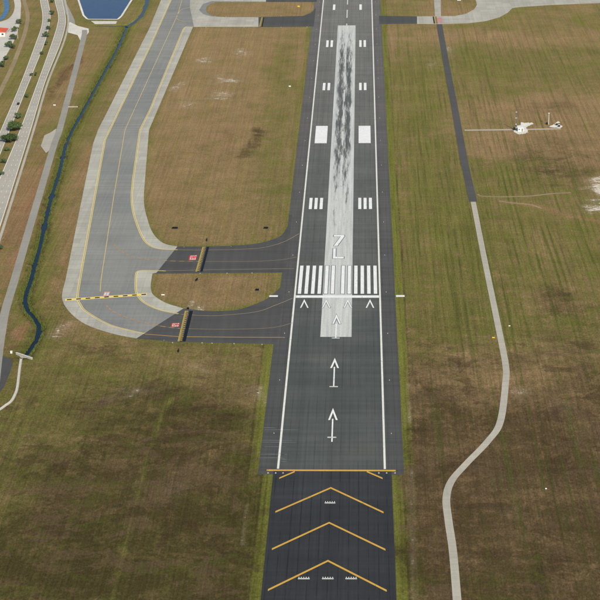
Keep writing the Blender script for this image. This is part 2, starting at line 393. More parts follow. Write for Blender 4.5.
    for b in [(62, 76, 7, 26, .55), (72, 60, 10, 14, .2), (20, 200, 14, 60, .3), (35, 200, 10, 40, .5), (12, 260, 10, 30, .6), (19, 330, 6, 16, 1.1), (100, 60, 16, 22, .28), (78, 180, 7, 40, .32), (58, 250, 5, 40, .3), (66, 318, 12, 7, .4), (45, 120, 6, 20, .35)]:
        RD += blob(*b); T -= .5*blob(*b)
    D += blob(61, 76, 4.5, 22, .55)
    for b in [(18, 70, 18, 30, .35), (30, 20, 8, 25, .15), (40, 90, 20, 60, .2), (118, 10, 40, 12, .2)]: LU += blob(*b); T += blob(*b)
    LU += .5*np.exp(-(dba/5)**2)
    # verges: greener grass along pavement edges
    edge = [UL(infieldA+infieldA[:1]), UL(island2+island2[:1]), UL(conn_bottom), [(RS_L, U(258, 472)[1]), (RS_L, U(272, 344)[1])], [(RS_R, -205), (RS_R, 760)], [(-25.6, -420), (-25.6, -212)], [(25.6, -420), (25.6, -212)],
            UL([(300, 26.5), (193, 27)])]
    de = dist_lines(P, edge)+2.5*(fbm(x, y, 12, 3, 81)-.5); vg = np.exp(-(np.clip(de, 0, 99)/3.6)**2)
    dr_ = np.minimum(np.where(y > y_vg, np.abs(x-RS_R), 99), np.where((y > y_vg) & (y < U(272, 344)[1]), np.abs(x-RS_L), 99)); dr_ = np.minimum(dr_, np.where(y <= y_vg, np.minimum(np.abs(x-25.8), np.abs(x+24.5)), 99))+.5*(fbm(x, y, 18, 3, 83)-.5)
    crisp = np.clip((4.6-dr_)/.5, 0, 1); LU += .55*crisp; T += .3*crisp; D += .30*np.exp(-((dr_-4.9)/.45)**2)+.16*np.exp(-((dr_-2.6)/.5)**2)-.30*crisp*np.clip((200-y)/300, 0, 1)
    east = (x > -70)
    LU += .45*vg*np.where(east, 1, .4); T += .4*vg; D -= .1*vg
    # bare pale sand
    dS = fbm(wx, wy*.5, 9, 4, 91)
    for b in [(205, 62, 8, 4, .5), (245, 54, 8, 3, .5), (235, 78, 12, 4, .5), (228, 93, 12, 4, .5), (186, 84, 8, 5, .4), (186, 102, 12, 4, .4), (240, 398, 14, 7, .45), (196, 357, 10, 5, .5), (140, 388, 18, 5, .25), (192, 302, 5, 4, .4), (207, 306, 7, 3, .5), (66, 322, 14, 6, .3), (525, 405, 8, 6, .5), (430, 66, 6, 5, .2), (452, 52, 6, 8, .35), (248, 410, 5, 5, .35), (165, 500, 14, 10, .12), (560, 425, 10, 6, .2), (497, 514, 10, 5, .12)]:
        S += 1.25*blob(*b)*np.clip(.2+2.2*(dS-.3), 0, 1.2)
    for b in [(604, 188, 14, 2.8, .75), (591, 193.5, 10, 2.2, .7), (600, 195, 12, 2.6, .7), (597, 207, 14, 2.2, .6), (586, 212, 9, 1.8, .6), (600, 213, 10, 2.4, .55), (612, 200, 12, 4, .9)]: S += blob(*b)*np.clip(.35+2.0*(dS-.32), 0, 1.2)
    S += line([(480, 196), (520, 196.5), (562, 192.5)], 2.2, .12)
    S += (line([(408.5, 384), (409.5, 422)], 1.1, .42, False)+line([(411, 470), (414.5, 605)], 1.1, .26, False)+line([(246.5, 505), (242, 545)], 1.0, .25, False))*np.clip(.2+1.6*(dS-.2), 0, 1)
    for b in [(470, 250, 75, 55, .38), (520, 172, 55, 16, .35), (425, 130, 22, 90, .25), (530, 335, 60, 22, .3), (585, 250, 30, 40, .3), (470, 65, 40, 22, .25), (40, 400, 50, 40, .2), (10, 490, 20, 60, .35), (245, 520, 18, 50, .3)]: LU += blob(*b)*np.clip(.3+1.6*(n2-.2), 0, 1)
    LU += line([(440, 26.5), (470, 26), (496, 21.5), (511, 13.5), (520, 9.5)], 6, .5)+line([(520, 9.5), (570, 8)], 4, .3, False)+line([(575, 14), (582, 24), (600, 30)], 5, .5)
    st2 = np.clip((36.2-np.abs(x))/.6, 0, 1)*(y <= y_vg+2); D -= .26*st2; T += .2*st2; LU += .2*st2
    tr2 = line([(500, 201), (540, 207), (572, 216), (602, 222)], 3.0, .55); RD += tr2; T -= .5*tr2; S += line([(502, 202), (528, 204), (540, 208)], 1.5, .2)
    # dark scorch / wet spots
    for b in [(260, 134, 6, 12, .45), (250, 148, 6, 3, .4), (100, 335, 20, 4, .25), (232, 140, 30, 25, .1)]: D += blob(*b)
    # car-park kerb lawn, shore of the pond
    m1 = np.stack([np.clip(T, 0, 1), np.clip(D, 0, .95), np.clip(S, 0, 1), np.ones(len(x))], 1).astype(np.float32)
    MW = np.clip(.10+blob(480, 250, 160, 130, .9)+blob(480, 70, 120, 70, .6)+blob(540, 500, 90, 90, .7)+.12*A+blob(100, 450, 200, 150, .25)+blob(10, 490, 26, 80, .5), 0, 1)
    m2 = np.stack([np.clip(LU, 0, 1), np.clip(RD, 0, 1), MW, np.ones(len(x))], 1).astype(np.float32)
    nx, ny = len(xs), len(ys); me = bpy.data.meshes.new('ground'); nv = nx*ny; nf = (nx-1)*(ny-1)
    me.vertices.add(nv); me.loops.add(nf*4); me.polygons.add(nf)
    me.vertices.foreach_set('co', np.stack([x, y, z], 1).ravel().astype(np.float32))
    i = np.arange(nf); r = i//(nx-1); c = i % (nx-1); a = r*nx+c
    me.loops.foreach_set('vertex_index', np.stack([a, a+1, a+1+nx, a+nx], 1).ravel().astype(np.int32))
    me.polygons.foreach_set('loop_start', (i*4).astype(np.int32))
    me.update(calc_edges=True)
    me.polygons.foreach_set('use_smooth', np.ones(nf, bool))
    for nm, arr in (('cover', m1), ('cover2', m2)):
        at = me.attributes.new(nm, 'FLOAT_COLOR', 'POINT'); at.data.foreach_set('color', arr.ravel())
    o = bpy.data.objects.new('ground', me); COL.objects.link(o)
    m, t, b = nmat('dry_grass'); N = NT(t)
    def attr(nm):
        q = N.n('ShaderNodeAttribute', attribute_name=nm); s_ = N.n('ShaderNodeSeparateColor'); N.L.new(q.outputs['Color'], s_.inputs[0]); return s_.outputs
    c1, c2 = attr('cover'), attr('cover2')
    na = N.noise((1, .9, 1), .045, 6, .65, .3); nb = N.noise((1, 1, 1), .15, 6, .7, .2, seed=1); nc = N.noise((1, .6, 1), .6, 5, .75, seed=2)
    mow = N.noise((.30, .005, 1), 1, 5, .75, .1, seed=3); mow2 = N.noise((.09, .004, 1), 1, 4, .6, .2, seed=4)
    fl = N.noise((1.05, .014, 1), 1, 4, .7, .05, seed=15); fh = N.noise((.03, .30, 1), 1, 4, .7, .1, seed=16)
    def cen(v, k): return N.math('MULTIPLY', N.math('SUBTRACT', v, .5), k)
    wv = N.math('SINE', N.math('MULTIPLY', N.math('ADD', N.xyz()[0], N.math('ADD', cen(N.noise((1, .25, 1), .012, 2, .5, seed=12), 9.0), cen(N.noise((1, .12, 1), .10, 2, .5, seed=13), .9))), 2*math.pi/3.7))
    wam = N.mapr(N.noise((.12, .012, 1), 1, 4, .7, .2, seed=14), .44, .64, .0, 1.0)
    wave = N.math('MULTIPLY', N.math('MULTIPLY', wv, wam), c2[2])
    ruts = N.math('ADD', N.math('MULTIPLY', N.mapr(mow, .52, .62, 0, 1), .8), N.mapr(wave, .1, .9, 0, .75), clamp=True)
    mw = N.math('MULTIPLY', N.math('ADD', cen(mow, 2.2), cen(mow2, 1.6)), c2[2])
    jit = N.math('ADD', N.math('ADD', cen(na, 1.4), cen(fl, 1.3)), N.math('ADD', N.math('ADD', cen(nb, 1.3), cen(fh, .35)), cen(nc, 1.3)))
    tt = N.math('ADD', c1[0], N.math('ADD', jit, N.math('MULTIPLY', mw, .8)), clamp=True)
    col = N.mix(tt, lin(150, 124, 88), lin(116, 108, 60))
    col = N.mix(N.math('MULTIPLY', N.math('ADD', c2[1], N.math('MULTIPLY', N.math('MULTIPLY', jit, .8), N.mapr(c2[1], 0, .3)), clamp=True), .8), col, lin(156, 114, 86))
    lu = N.math('ADD', c2[0], N.math('MULTIPLY', N.math('ADD', cen(nb, 1.6), cen(nc, 1.3)), N.mapr(c2[0], 0, .3)), clamp=True)
    col = N.mix(lu, col, lin(112, 114, 50))
    dj = N.math('ADD', N.math('ADD', cen(na, 1.3), cen(nb, 1.6)), N.math('ADD', cen(nc, 1.3), N.math('MULTIPLY', mw, .35)))
    dd = N.math('ADD', c1[1], N.math('MULTIPLY', dj, N.mapr(c1[1], 0, .4, .16, .8)), clamp=True)
    col = N.mix(N.math('MULTIPLY', dd, .95), col, N.mix(.45, N.gain(col, .36), lin(55, 44, 24)))
    p1 = N.math('MULTIPLY', N.mapr(N.noise((.8, 1, 1), .06, 6, .68, .5, seed=21), .535, .575), N.mapr(c1[1], .2, .45, 0, .55))
    col = N.mix(p1, col, N.gain(lin(112, 92, 68), .72))
    p2 = N.math('MULTIPLY', N.mapr(N.noise((.8, 1, 1), .05, 6, .66, .5, seed=22), .56, .60), N.mapr(c1[1], .15, .45, 0, .5))
    col = N.mix(p2, col, lin(66, 52, 34))
    p3 = N.math('MULTIPLY', N.mapr(N.noise((.6, 1, 1), .08, 6, .7, .4, seed=23), .55, .59), N.mapr(c1[0], .3, .6, .1, .45))
    col = N.mix(p3, col, N.gain(lin(104, 108, 46), N.mapr(c1[1], .1, .6, 1.0, .55)))
    col = N.mix(N.math('MULTIPLY', ruts, N.math('MULTIPLY', c2[2], .62)), col, lin(74, 80, 34))
    col = N.mix(N.math('MULTIPLY', N.math('ADD', c1[2], N.math('MULTIPLY', cen(nb, 1.4), N.mapr(c1[2], 0, .3)), clamp=True), .62), col, lin(170, 150, 126))
    ns = N.noise((.5, .8, 1), .55, 6, .75, .4, seed=9)
    sd_ = N.mapr(N.math('ADD', c1[2], cen(ns, 3.4)), .44, .9)
    sd_ = N.math('MULTIPLY', sd_, N.mapr(c1[2], .02, .3, 0, 1))
    col = N.mix(sd_, col, lin(206, 196, 178))
    nf_ = N.noise((1, .5, 1), 1.3, 4, .8, seed=5)
    col = N.gain(col, N.mapr(nf_, .33, .67, .66, 1.34, False)); col = N.gain(col, N.math('ADD', 1.0, N.math('SUBTRACT', N.math('MULTIPLY', mw, .25), N.math('MULTIPLY', wave, .07))))
    col = N.gain(col, N.mapr(nb, .35, .65, .92, 1.08, False)); col = N.gain(col, N.mapr(fl, .32, .68, .77, 1.23, False)); col = N.gain(col, N.mapr(fh, .32, .68, .93, 1.07, False))
    N.L.new(col, b.inputs['Base Color']); b.inputs['Roughness'].default_value = .95; b.inputs['Specular IOR Level'].default_value = .1
    N.bump(b, N.math('ADD', nf_, N.math('MULTIPLY', nc, 1.2)), .55, .25)
    me.materials.append(m)
    tag(o, 'dry brown and green mown grass airfield ground', 'ground', kind='structure')
build_ground()

# ------------------------------------------------------------ water
def water_strip(name, pts, w_, z, mat, label):
    o = ribbon(name, resample(pts, 3.0), w_, z, mat); tag(o, label, 'water', kind='structure'); return o
water_strip('canal', canal, 9.0, -1.15, M['canal'], 'narrow dark blue drainage canal running beside the service road')
water_strip('brook', brook, 5.0, -.85, M['canal'], 'thin green brook joining the canal from the top')
water_strip('drain', drain, 4.4, -.80, M['canal'], 'short narrow drain in front of the pond dam')
tag(poly('pond', pond_pts, -.45, M['pond'], th=0), 'deep blue retention pond with straight banks', 'pond', kind='structure')
water_strip('basin', basin, 5.5, -.55, M['basin'], 'curved pale blue water channel at the car park')

# ------------------------------------------------------------ pavements
tag(ribbon('pond_bank', resample(pond_pts, 3), 1.8, .035, M['gravel'], off=-.9 if False else .9, th=.1), 'thin pale bank around the blue pond', 'bank', kind='structure')
def S(o, label, cat): return tag(o, label, cat, kind='structure')
y_end = U(331, 470.6)[1]                                  # yellow bar at the pavement end
y_sh = U(331, 474.5)[1]
Zs, Zr, Zt, Zp = .05, .07, .085, .10
shoulder = S(poly('runway_shoulder', [(RS_L, y_sh), (RS_R, y_sh), (RS_R, 1500), (RS_L, 1500)], Zs, M['rshoulder']), 'dark asphalt shoulder on both sides of the runway', 'pavement')
runway = S(poly('runway', [(-23.6, y_end-.4), (23.6, y_end-.4), (23.6, 1500), (-23.6, 1500)], Zr, M['runway']), 'long grey asphalt runway with white markings', 'runway')
blast = S(poly('blast_pad', [(-24.4, -460), (26.0, -460), (25.7, y_end+.6), (-24.7, y_end+.6)], Zs+.012, M['blast']), 'dark asphalt blast pad with yellow chevrons', 'pavement')
ys0, ys1 = U(336, 337)[1], U(347, 25.5)[1]
poly('touchdown_strip', [(-7.9, ys0), (7.9, ys0), (7.9, ys1), (-7.9, ys1)], Zt, M['strip'], runway)['label'] = 'pale central strip with black tyre rubber'

diag_low = [(136.5, 338.5), (183.5, 308.5)]; diag_up = [(156.5, 272.8), (177.5, 246.4)]
outer = [(173, -30), (161, 0), (150, 27), (98, 130), (93, 144), (65.5, 280)]
outer_c = UL(outer)+smooth(UL([(65.5, 280), (62, 295), (64.5, 305), (72.5, 315), (84, 323.5), (100, 330), (118, 335), (136.5, 338.5)]), 5)[1:]
isl_left = smooth(UL([(183.5, 308.5), (166, 303), (154, 295.5), (151, 289.5), (151, 283), (152.5, 273.6)]), 5)
inA_left = smooth(UL([(177.5, 246.6), (163, 243), (152.5, 232.5), (146.5, 216), (144, 203), (144, 192)]), 5)+UL([(149, 130), (193, 27)])
top_right = UL([(258.5, 27), (258.5, 17.2), (244, 17), (225, 17)])+smooth(UL([(225, 17), (214, 16), (207.5, 13), (206, 10), (207.5, 6), (214, 2.6), (225, 2)]), 5)+UL([(266, 2), (266, -30)])
taxiway = S(poly('taxiway', outer_c+isl_left+UL([(156.5, 272.8)])+inA_left+top_right, .04, M['taxi']), 'wide grey taxiway with yellow lines left of the runway', 'taxiway')
yl_outer = UL([(181, -30), (171, 0), (150, 46.5), (105, 140), (79.8, 280)])+smooth(UL([(79.8, 280), (77.5, 297), (80, 304), (86, 311.5), (107.5, 324), (128, 330), (147, 334.2)]), 5)[1:]
yl_A = UL([(258.5, 25.6), (187, 26.5)])+smooth(UL([(187, 26.5), (184.6, 27.6), (183, 30)]), 3)+UL([(150, 110), (140, 130), (133, 180)])+smooth(UL([(133, 180), (131.7, 197.5), (133.2, 212), (138, 227), (143.5, 239), (150, 245.5), (160, 249), (180, 250)]), 5)
yl_I = smooth(UL([(166, 271), (150, 270.6), (140, 270.8), (136.6, 273), (135.8, 280), (136, 291), (139, 297.5), (146, 303.8), (160, 310), (181, 314.4)]), 6)
sh_o = poly('taxiway_shoulder', outer_c+UL([(149.5, 330.2)])+[p for p in yl_outer[::-1]][1:], .058, M['taxi_conc']); S(sh_o, 'pale concrete outer shoulder along the left edge of the taxiway', 'pavement')
sh_A = poly('taxiway_shoulder', inA_left+UL([(193, 27), (187, 26.8)])+yl_A[2:]+UL([(174.5, 250)]), .058, M['taxi_conc']); S(sh_A, 'pale concrete taxiway shoulder beside the large brown infield', 'pavement')
sh_I = poly('taxiway_shoulder', isl_left+UL([(156.5, 272.8), (158, 270.8)])+yl_I[6:]+UL([(180.5, 310.4)]), .058, M['taxi_conc']); S(sh_I, 'pale concrete taxiway shoulder wrapping the small grass island', 'pavement')
poly('concrete_apron', UL([(194, 26.8), (258.5, 26.8), (258.5, 17.4), (225, 17.2), (212, 16.6), (203, 14), (199, 10), (203, 4), (212, 1), (266, 1.6), (266, -28), (190, -28), (190, 8)]), .056, M['taxi_conc'], taxiway)

lowc = UL(diag_low)+smooth(UL([(183.5, 308.5), (205, 310.8), (222, 311), (241, 309), (265, 300), (276, 291.5), (280.5, 287)]), 5)[1:]
lowc += [(RS_L+2, U(280, 287)[1]), (RS_L+2, U(272, 344)[1])]+UL(conn_bottom[::-1])
conn_l = S(poly('taxiway_connector', lowc, .066, M['connector']), 'dark asphalt taxiway connector below the small grass island', 'taxiway')
upc = UL(diag_up)+smooth(UL([(177.5, 246.6), (215, 246.3), (250, 244.5), (268, 241), (281, 235.5), (288, 225), (289, 215)]), 5)[1:]
upc += [(RS_L+2, U(289, 215)[1]), (RS_L+2, U(280, 272.4)[1])]+UL([(280, 272.6), (152.6, 273.6)])
conn_u = S(poly('taxiway_connector', upc, .066, M['connector']), 'dark asphalt taxiway connector between large infield and small grass island', 'taxiway')
topc = UL([(258.5, 27), (258.5, 17.2), (303, 16), (311, 13), (316, 8), (316, 2), (266, 2), (266, -30), (330, -30), (330, 26.5)])
conn_t = S(poly('taxiway_connector', [p if p[0] < RS_L else (RS_L+2, p[1]) for p in topc], .066, M['connector']), 'dark asphalt taxiway connector at the top left of the runway', 'taxiway')
yy0, yy1 = U(400, 24)[1], U(400, 16)[1]
conn_r = S(poly('taxiway_connector', [(RS_R-2, yy0), U(417, 23.8), U(417, 16.4), (RS_R-2, yy1+1)], .066, M['connector']), 'short dark asphalt connector right of the runway', 'taxiway')
apron = S(poly('apron', UL([(417, 16.4), (455, 16), (466, 13.8), (474, 9.5), (477, 5), (475, -3), (472, -30), (640, -30), (600, 3), (585, 3.6), (550, 5), (518, 7.2), (512, 8.2), (508, 12.5), (500, 17), (486, 21), (468, 23.2), (440, 24), (417, 23.8)]), .055, M['taxi_conc']), 'pale concrete curved taxiway apron at the top right', 'taxiway')
S(poly('taxiway_stub', UL([(432, -30), (440, -30), (441, 16), (435, 16)]), .048, M['taxi_conc']), 'narrow pale concrete road above the right connector', 'road')

# ------------------------------------------------------------ runway markings
def rect(name, x0, x1, y0, y1, mat, parent, z=Zp): return poly(name, [(x0, y0), (x1, y0), (x1, y1), (x0, y1)], z, mat, parent, 0)
yt0, yt1 = U(337, 297.9)[1], U(337, 295.5)[1]
for s in (-1, 1): rect('side_stripe', s*22.86-.46, s*22.86+.46, y_end+1.5, 1490, M['white_side'], runway)
rect('threshold_bar', -22.3, 22.3, yt0, yt1, M['white'], runway)
ya, yb = U(337, 293.9)[1], U(337, 265.8)[1]
for s in (-1, 1):
    for k in range(6):
        xc = s*(2.75+3.55*k)
        rect('threshold_stripe', xc-.92, xc+.92, ya, yb, M['white'], runway, Zp+.006)
        if k < 2: rect('stripe_outline', xc-1.3, xc+1.3, ya-.6, yb+.6, M['grey_out'], runway, Zp)
# runway designator, 60 ft characters
def glyph(name, pts, mat, z):
    return poly(name, pts, z, mat, runway, 0)
gx0, gx1 = -3.3, 2.9
l0, l1 = U(339, 258.6)[1], U(339, 248.6)[1]; s0, s1 = U(339, 246)[1], U(339, 235.2)[1]
def Lsh(e): return [(gx0-e, l0-e), (gx1+e, l0-e), (gx1+e, l0+3+e), (gx0+1.5+e, l0+3+e), (gx0+1.5+e, l1+e), (gx0-e, l1+e)]
def Ssh(e): return [(gx0+.2-e, s0-e), (gx0+2.3+e, s0-e), (gx1+e, s1-2.6), (gx1+e, s1+e), (gx0-e, s1+e), (gx0-e, s1-2.6-e), (gx1-2.1-e, s1-2.6-e)]
glyph('designator_outline', Lsh(.45), M['grey_out'], Zp-.004); glyph('designator_letter', Lsh(0), M['white'], Zp+.004)
glyph('designator_outline', Ssh(.45), M['grey_out'], Zp-.004); glyph('designator_number', Ssh(0), M['white'], Zp+.004)
yd = U(339, 228.7)[1]
while yd < 1480:
    rect('centreline_dash', -.5, .5, yd, yd+36.6, M['white_worn'], runway); yd += 60.96
def bars(v0, v1, ranges):
    a, b = U(337, v0)[1], U(337, v1)[1]
    for s in (-1, 1):
        for x0, x1 in ranges: rect('aiming_point' if len(ranges) == 1 and x1-x0 > 5 else 'touchdown_bar', *sorted((s*x0, s*x1)), a, b, M['white'], runway)
T3 = [(11.0, 12.85), (14.3, 16.15), (17.6, 19.45)]
bars(209.2, 198, T3); bars(143.3, 126, [(11.0, 19.4)])
bars(90.3, 83, [(11.2, 13.2), (14.9, 16.9)]); bars(47.1, 40.4, [(11.2, 13.2), (14.9, 16.9)]); bars(10, 4.6, [(11.2, 13.4)])
for k in (1, 2): bars(10-34*k*.9, 5.5-34*k*.9, [(11.2, 13.4)])
def arrowhead(tip, l, r, wd=1.0, nm='arrow_head', mat='white', par=None, z=Zp, wd_out=None):
    t, a, b = U(*tip), U(*l), U(*r)
    for e in (a, b):
        d = Vector((e[0]-t[0], e[1]-t[1])).normalized(); sgn = 1 if e[0] > t[0] else -1
        x = wd/abs(d.y) if abs(d.y) > .3 else wd
        poly(nm, [(t[0], t[1]), (e[0], e[1]), (e[0]-sgn*x, e[1]), (t[0], t[1]-x*abs(d.y/d.x))], z, M[mat], par or runway, 0)
for cx in (304.3, 326.2, 347.8, 370): arrowhead((cx, 299.3), (cx-4.3, 308), (cx+4.3, 308), .7, 'threshold_chevron', z=Zp+.006)
for cx in (326.2, 347.8): arrowhead((cx, 298.9), (cx-5.0, 308.3), (cx+5.0, 308.3), 1.2, 'chevron_outline', 'grey_out')
def arrow(tip, l, r, sh0, sh1, bar=None):
    arrowhead(tip, l, r, .85)
    a, b = U(*sh0), U(*sh1); rect('arrow_shaft', b[0]-.32, b[0]+.32, b[1], a[1], M['white'], runway)
    if bar: c = U(b and sh1[0], bar); rect('arrow_tick', c[0]-2.0, c[0]+2.0, c[1]-.6, c[1]+.6, M['white_worn'], runway, Zp+.006)
arrow((336.5, 314.3), (332.2, 324), (340.9, 324), (336.2, 324), (335.7, 338.4), 338.2)
arrowhead((336.5, 313.5), (331.6, 324.4), (341.5, 324.4), 1.5, 'arrow_outline', 'grey_out', z=Zp-.006)
arrow((334.8, 358), (330.2, 368.2), (339, 368.2), (334.3, 367), (333.7, 387), 386.8)
arrow((333, 408.2), (328.1, 420.2), (337.7, 420.2), (332.3, 419), (331.9, 442), 437.5)
rect('pavement_end_bar', U(266.5, 470.8)[0], U(395.7, 470.8)[0], y_end-.75, y_end+.75, M['yellow'], runway, Zp+.006)
def chev(l, t, r, wd=1.5):
    l, t, r = U(*l), U(*t), U(*r)
    for e in (l, r):
        poly('chevron_arm', [t, e, (e[0], e[1]-wd), (t[0], t[1]-wd)], Zs+.03, M['yellow'], blast, 0)
chev((275.5, 511.2), (330.8, 487.2), (383.5, 511.8)); chev((272, 548.4), (329.2, 522), (385.4, 549)); chev((268, 589.2), (328, 560), (386.7, 590))
for a, b in (((279.3, 477.6), (294.8, 471)), ((382.6, 477.8), (366.8, 471))):
    a, b = U(*a), U(*b); poly('chevron_arm', [a, b, (b[0], b[1]-1.4), (a[0], a[1]-1.4)], Zs+.03, M['yellow'], blast, 0)
# pale transverse scrapes near the pavement end
for k, (u0, u1, v) in enumerate([(264, 299, 430), (262, 292, 440.5), (262, 296, 442.5), (264, 286, 447), (260, 285, 454.5), (258, 284, 458), (281, 287, 454.6), (281, 286.5, 459.5), (281, 287, 461.8), (262, 276, 428)]):
    a, b = U(u0, v), U(u1, v); h = .35+.25*random.random()
    poly('scrape_mark', [(a[0], a[1]), (b[0], b[1]-.25), (b[0], b[1]-.25+h*.5), (a[0]*.5+b[0]*.5, a[1]+h), (a[0], a[1]+h*.6)], Zp-.012, M['scrape'], runway, 0)['label'] = 'pale transverse scrape'

# ------------------------------------------------------------ taxiway markings
def dbl(name, pts, mat, parent, z=.075, w_=.36, gap=.42):
    for s in (-1, 1): ribbon(name, pts, w_, z, mat, parent, off=s*gap)
dbl('edge_line', resample(yl_outer, 3), M['yellow_old'], taxiway); dbl('edge_line', resample(yl_A, 2), M['yellow_old'], taxiway); dbl('edge_line', resample(yl_I, 2), M['yellow_old'], taxiway)
cl = UL([(185, -10), (177.5, 15), (150, 75), (125, 130), (114, 195), (101, 280), (100, 294)])
ribbon('centre_line', resample(cl, 4), .42, .075, M['yellow_pale'], taxiway)
ribbon('centre_line', resample(smooth(UL([(177.5, 15), (181, 10), (190, 7), (196, 3), (205, -6)]), 5), 3), .4, .075, M['yellow_pale'], taxiway)
ribbon('centre_line', resample(smooth(UL([(176, 18), (180, 20.5), (190, 21.8), (230, 22), (258, 22)]), 5), 3), .4, .075, M['yellow_pale'], taxiway)
up_c = smooth(UL([(112, 238), (115, 246), (125, 253.8), (140, 258.4), (160, 260.3), (176, 261.2), (200, 261.5)]), 6)
lo_c = smooth(UL([(102, 298), (106, 305), (113, 311.5), (128, 318), (150, 324), (166, 327), (180, 328.6)]), 6)
for c_ in (up_c, lo_c):
    ribbon('centre_line', resample(c_, 1.5), .22, .076, M['conn_line'], taxiway)
    dashes('enhanced_dash', c_, .62, 3.0, 2.4, .084, M['orange_line'], taxiway, start=12)
Zc = .105
ribbon('centre_line', resample(smooth(UL([(200, 261.5), (250, 261.6), (280, 260), (298, 257)]), 5), 2), .4, Zc, M['conn_line'], conn_u)
ribbon('edge_line', resample(smooth(UL([(176, 249.9), (202, 250.2), (250, 249), (270, 246.3), (286, 241), (299.5, 233.5)]), 6), 2), .5, Zc, M['conn_line'], conn_u)
ribbon('edge_line', resample(UL([(160, 271), (222, 269.8), (296.5, 268.6)]), 3), .45, Zc, M['conn_line'], conn_u)
ribbon('centre_line', resample(smooth(UL([(180, 328.6), (220, 329.5), (262, 328.6), (280, 326.5), (294, 322.5)]), 5), 2), .4, Zc, M['conn_line'], conn_l)
ribbon('edge_line', resample(smooth(UL([(181, 314.4), (200, 315.6), (220, 315.6), (256, 312), (275, 305.5), (294, 297.8)]), 6), 2), .5, Zc, M['conn_line'], conn_l)
ribbon('edge_line', resample(UL([(145, 334.2), (178, 336.8), (240, 337.4), (289, 337.6)]), 3), .62, Zc, M['orange_line'], conn_l)
ribbon('edge_line', resample(UL([(262, 25.6), (312, 25.4)]), 3), .4, Zc, M['conn_line'], conn_t)
def hold(parent, tl, tr, bl, br, kl, kr, kbl, kbr, z):
    """holding position: two solid and two broken yellow lines on black"""
    a, b, c, d = UL([tl, tr, br, bl])
    poly('holding_band', [a, b, c, d], z, M['black'], parent, 0)
    def lerp(p, q, t): return (p[0]+(q[0]-p[0])*t, p[1]+(q[1]-p[1])*t)
    for i, (t0, t1, solid) in enumerate(((.02, .24, 1), (.3, .48, 1), (.55, .73, 0), (.79, .97, 0))):
        p0, p1, q0, q1 = lerp(a, b, t0), lerp(a, b, t1), lerp(d, c, t0), lerp(d, c, t1)
        if solid: poly('holding_line', [p0, p1, q1, q0], z+.012, M['hold_yellow'], parent, 0)
        else:
            n = 16
            for k in range(n):
                s_, e = k/n, (k+.62)/n
                poly('holding_dash', [lerp(p0, q0, s_), lerp(p1, q1, s_), lerp(p1, q1, e), lerp(p0, q0, e)], z+.012, M['hold_yellow'], parent, 0)
    poly('black_band', UL([kl, kr, kbr, kbl]), z, M['black'], parent, 0)
hold(conn_u, (202.4, 247), (205.6, 247), (195.4, 271.8), (199.0, 271.8), (206.8, 247), (209.2, 247), (200.2, 271.8), (202.6, 271.8), Zc+.01)
hold(conn_l, (184.9, 311), (188.5, 311), (177.5, 341.6), (181.6, 341.6), (189.6, 311), (193, 311), (182.4, 341.6), (185.6, 341.6), Zc+.01)
hold(conn_t, (261.4, 17.4), (263.2, 17.4), (259, 26.8), (261.2, 26.8), (263.4, 17.4), (264.4, 17.4), (261.4, 26.8), (262.6, 26.8), Zc+.01)
hold(apron, (434, 16.6), (436.4, 16.6), (435.2, 23.6), (437.8, 23.6), (432.6, 16.6), (433.8, 16.6), (433.8, 23.6), (435, 23.6), Zc+.01)
ih = UL([(65, 300), (149, 294.2)]); ribbon('holding_band', resample(ih, 4), 3.4, .08, M['yellow_old'], taxiway)
dashes('holding_dash', ih, 1.6, 2.6, 2.9, .088, M['black'], taxiway, start=1.2)
def ragged(pts, amp, step=1.2):
    P = resample(list(pts)+[pts[0]], step); rr = random.Random(11)
    return [(p[0]+rr.gauss(0, amp), p[1]+rr.gauss(0, amp*2.2)) for p in P]
def text_mesh(txt, size, mat, name, parent, loc, rz):
    cu = bpy.data.curves.new('t', 'FONT'); cu.body = txt; cu.size = size; cu.align_x = 'CENTER'; cu.align_y = 'CENTER'
    o = bpy.data.objects.new('t', cu); COL.objects.link(o)
    me = bpy.data.meshes.new_from_object(o.evaluated_get(bpy.context.evaluated_depsgraph_get())); bpy.data.objects.remove(o); bpy.data.curves.remove(cu)
    me.materials.clear(); me.materials.append(mat); q = bpy.data.objects.new(name, me); COL.objects.link(q); q.location = loc; q.rotation_euler = (0, 0, rz); q.parent = parent
    return q
def surface_sign(parent, x0, x1, v0, v1, z, txt):
    a, b = U(x0, v1), U(x1, v0); cx, cy = (a[0]+b[0])/2, (a[1]+b[1])/2
    pnl = poly('surface_sign', [(a[0], a[1]), (b[0], a[1]), (b[0], b[1]), (a[0], b[1])], z, M['red'], parent, 0)
    wq = text_mesh(txt, 1.0, M['white'], 'inscription', pnl, (cx+.1, cy, z+.012), -math.pi/2)
    bb = wq.dimensions; me = wq.data; xs_ = [v.co.x for v in me.vertices]; ys_ = [v.co.y for v in me.vertices]
    sx = (b[1]-a[1])*.94/(max(xs_)-min(xs_)); sy = (b[0]-a[0])*.78/(max(ys_)-min(ys_)); mx, my = (max(xs_)+min(xs_))/2, (max(ys_)+min(ys_))/2
    for v in me.vertices: v.co.x = (v.co.x-mx)*sx; v.co.y = (v.co.y-my)*sy
surface_sign(conn_u, 188.3, 197.3, 255.4, 260.3, Zc, '7L-25R'); surface_sign(conn_l, 170.6, 180, 323.2, 327, Zc, '7L-25R')
a, b = U(102.6, 296.6), U(110.4, 291.6); ps = poly('surface_sign', [(a[0], a[1]), (b[0], a[1]), (b[0], b[1]), (a[0], b[1])], .082, M['pink'], taxiway, 0)
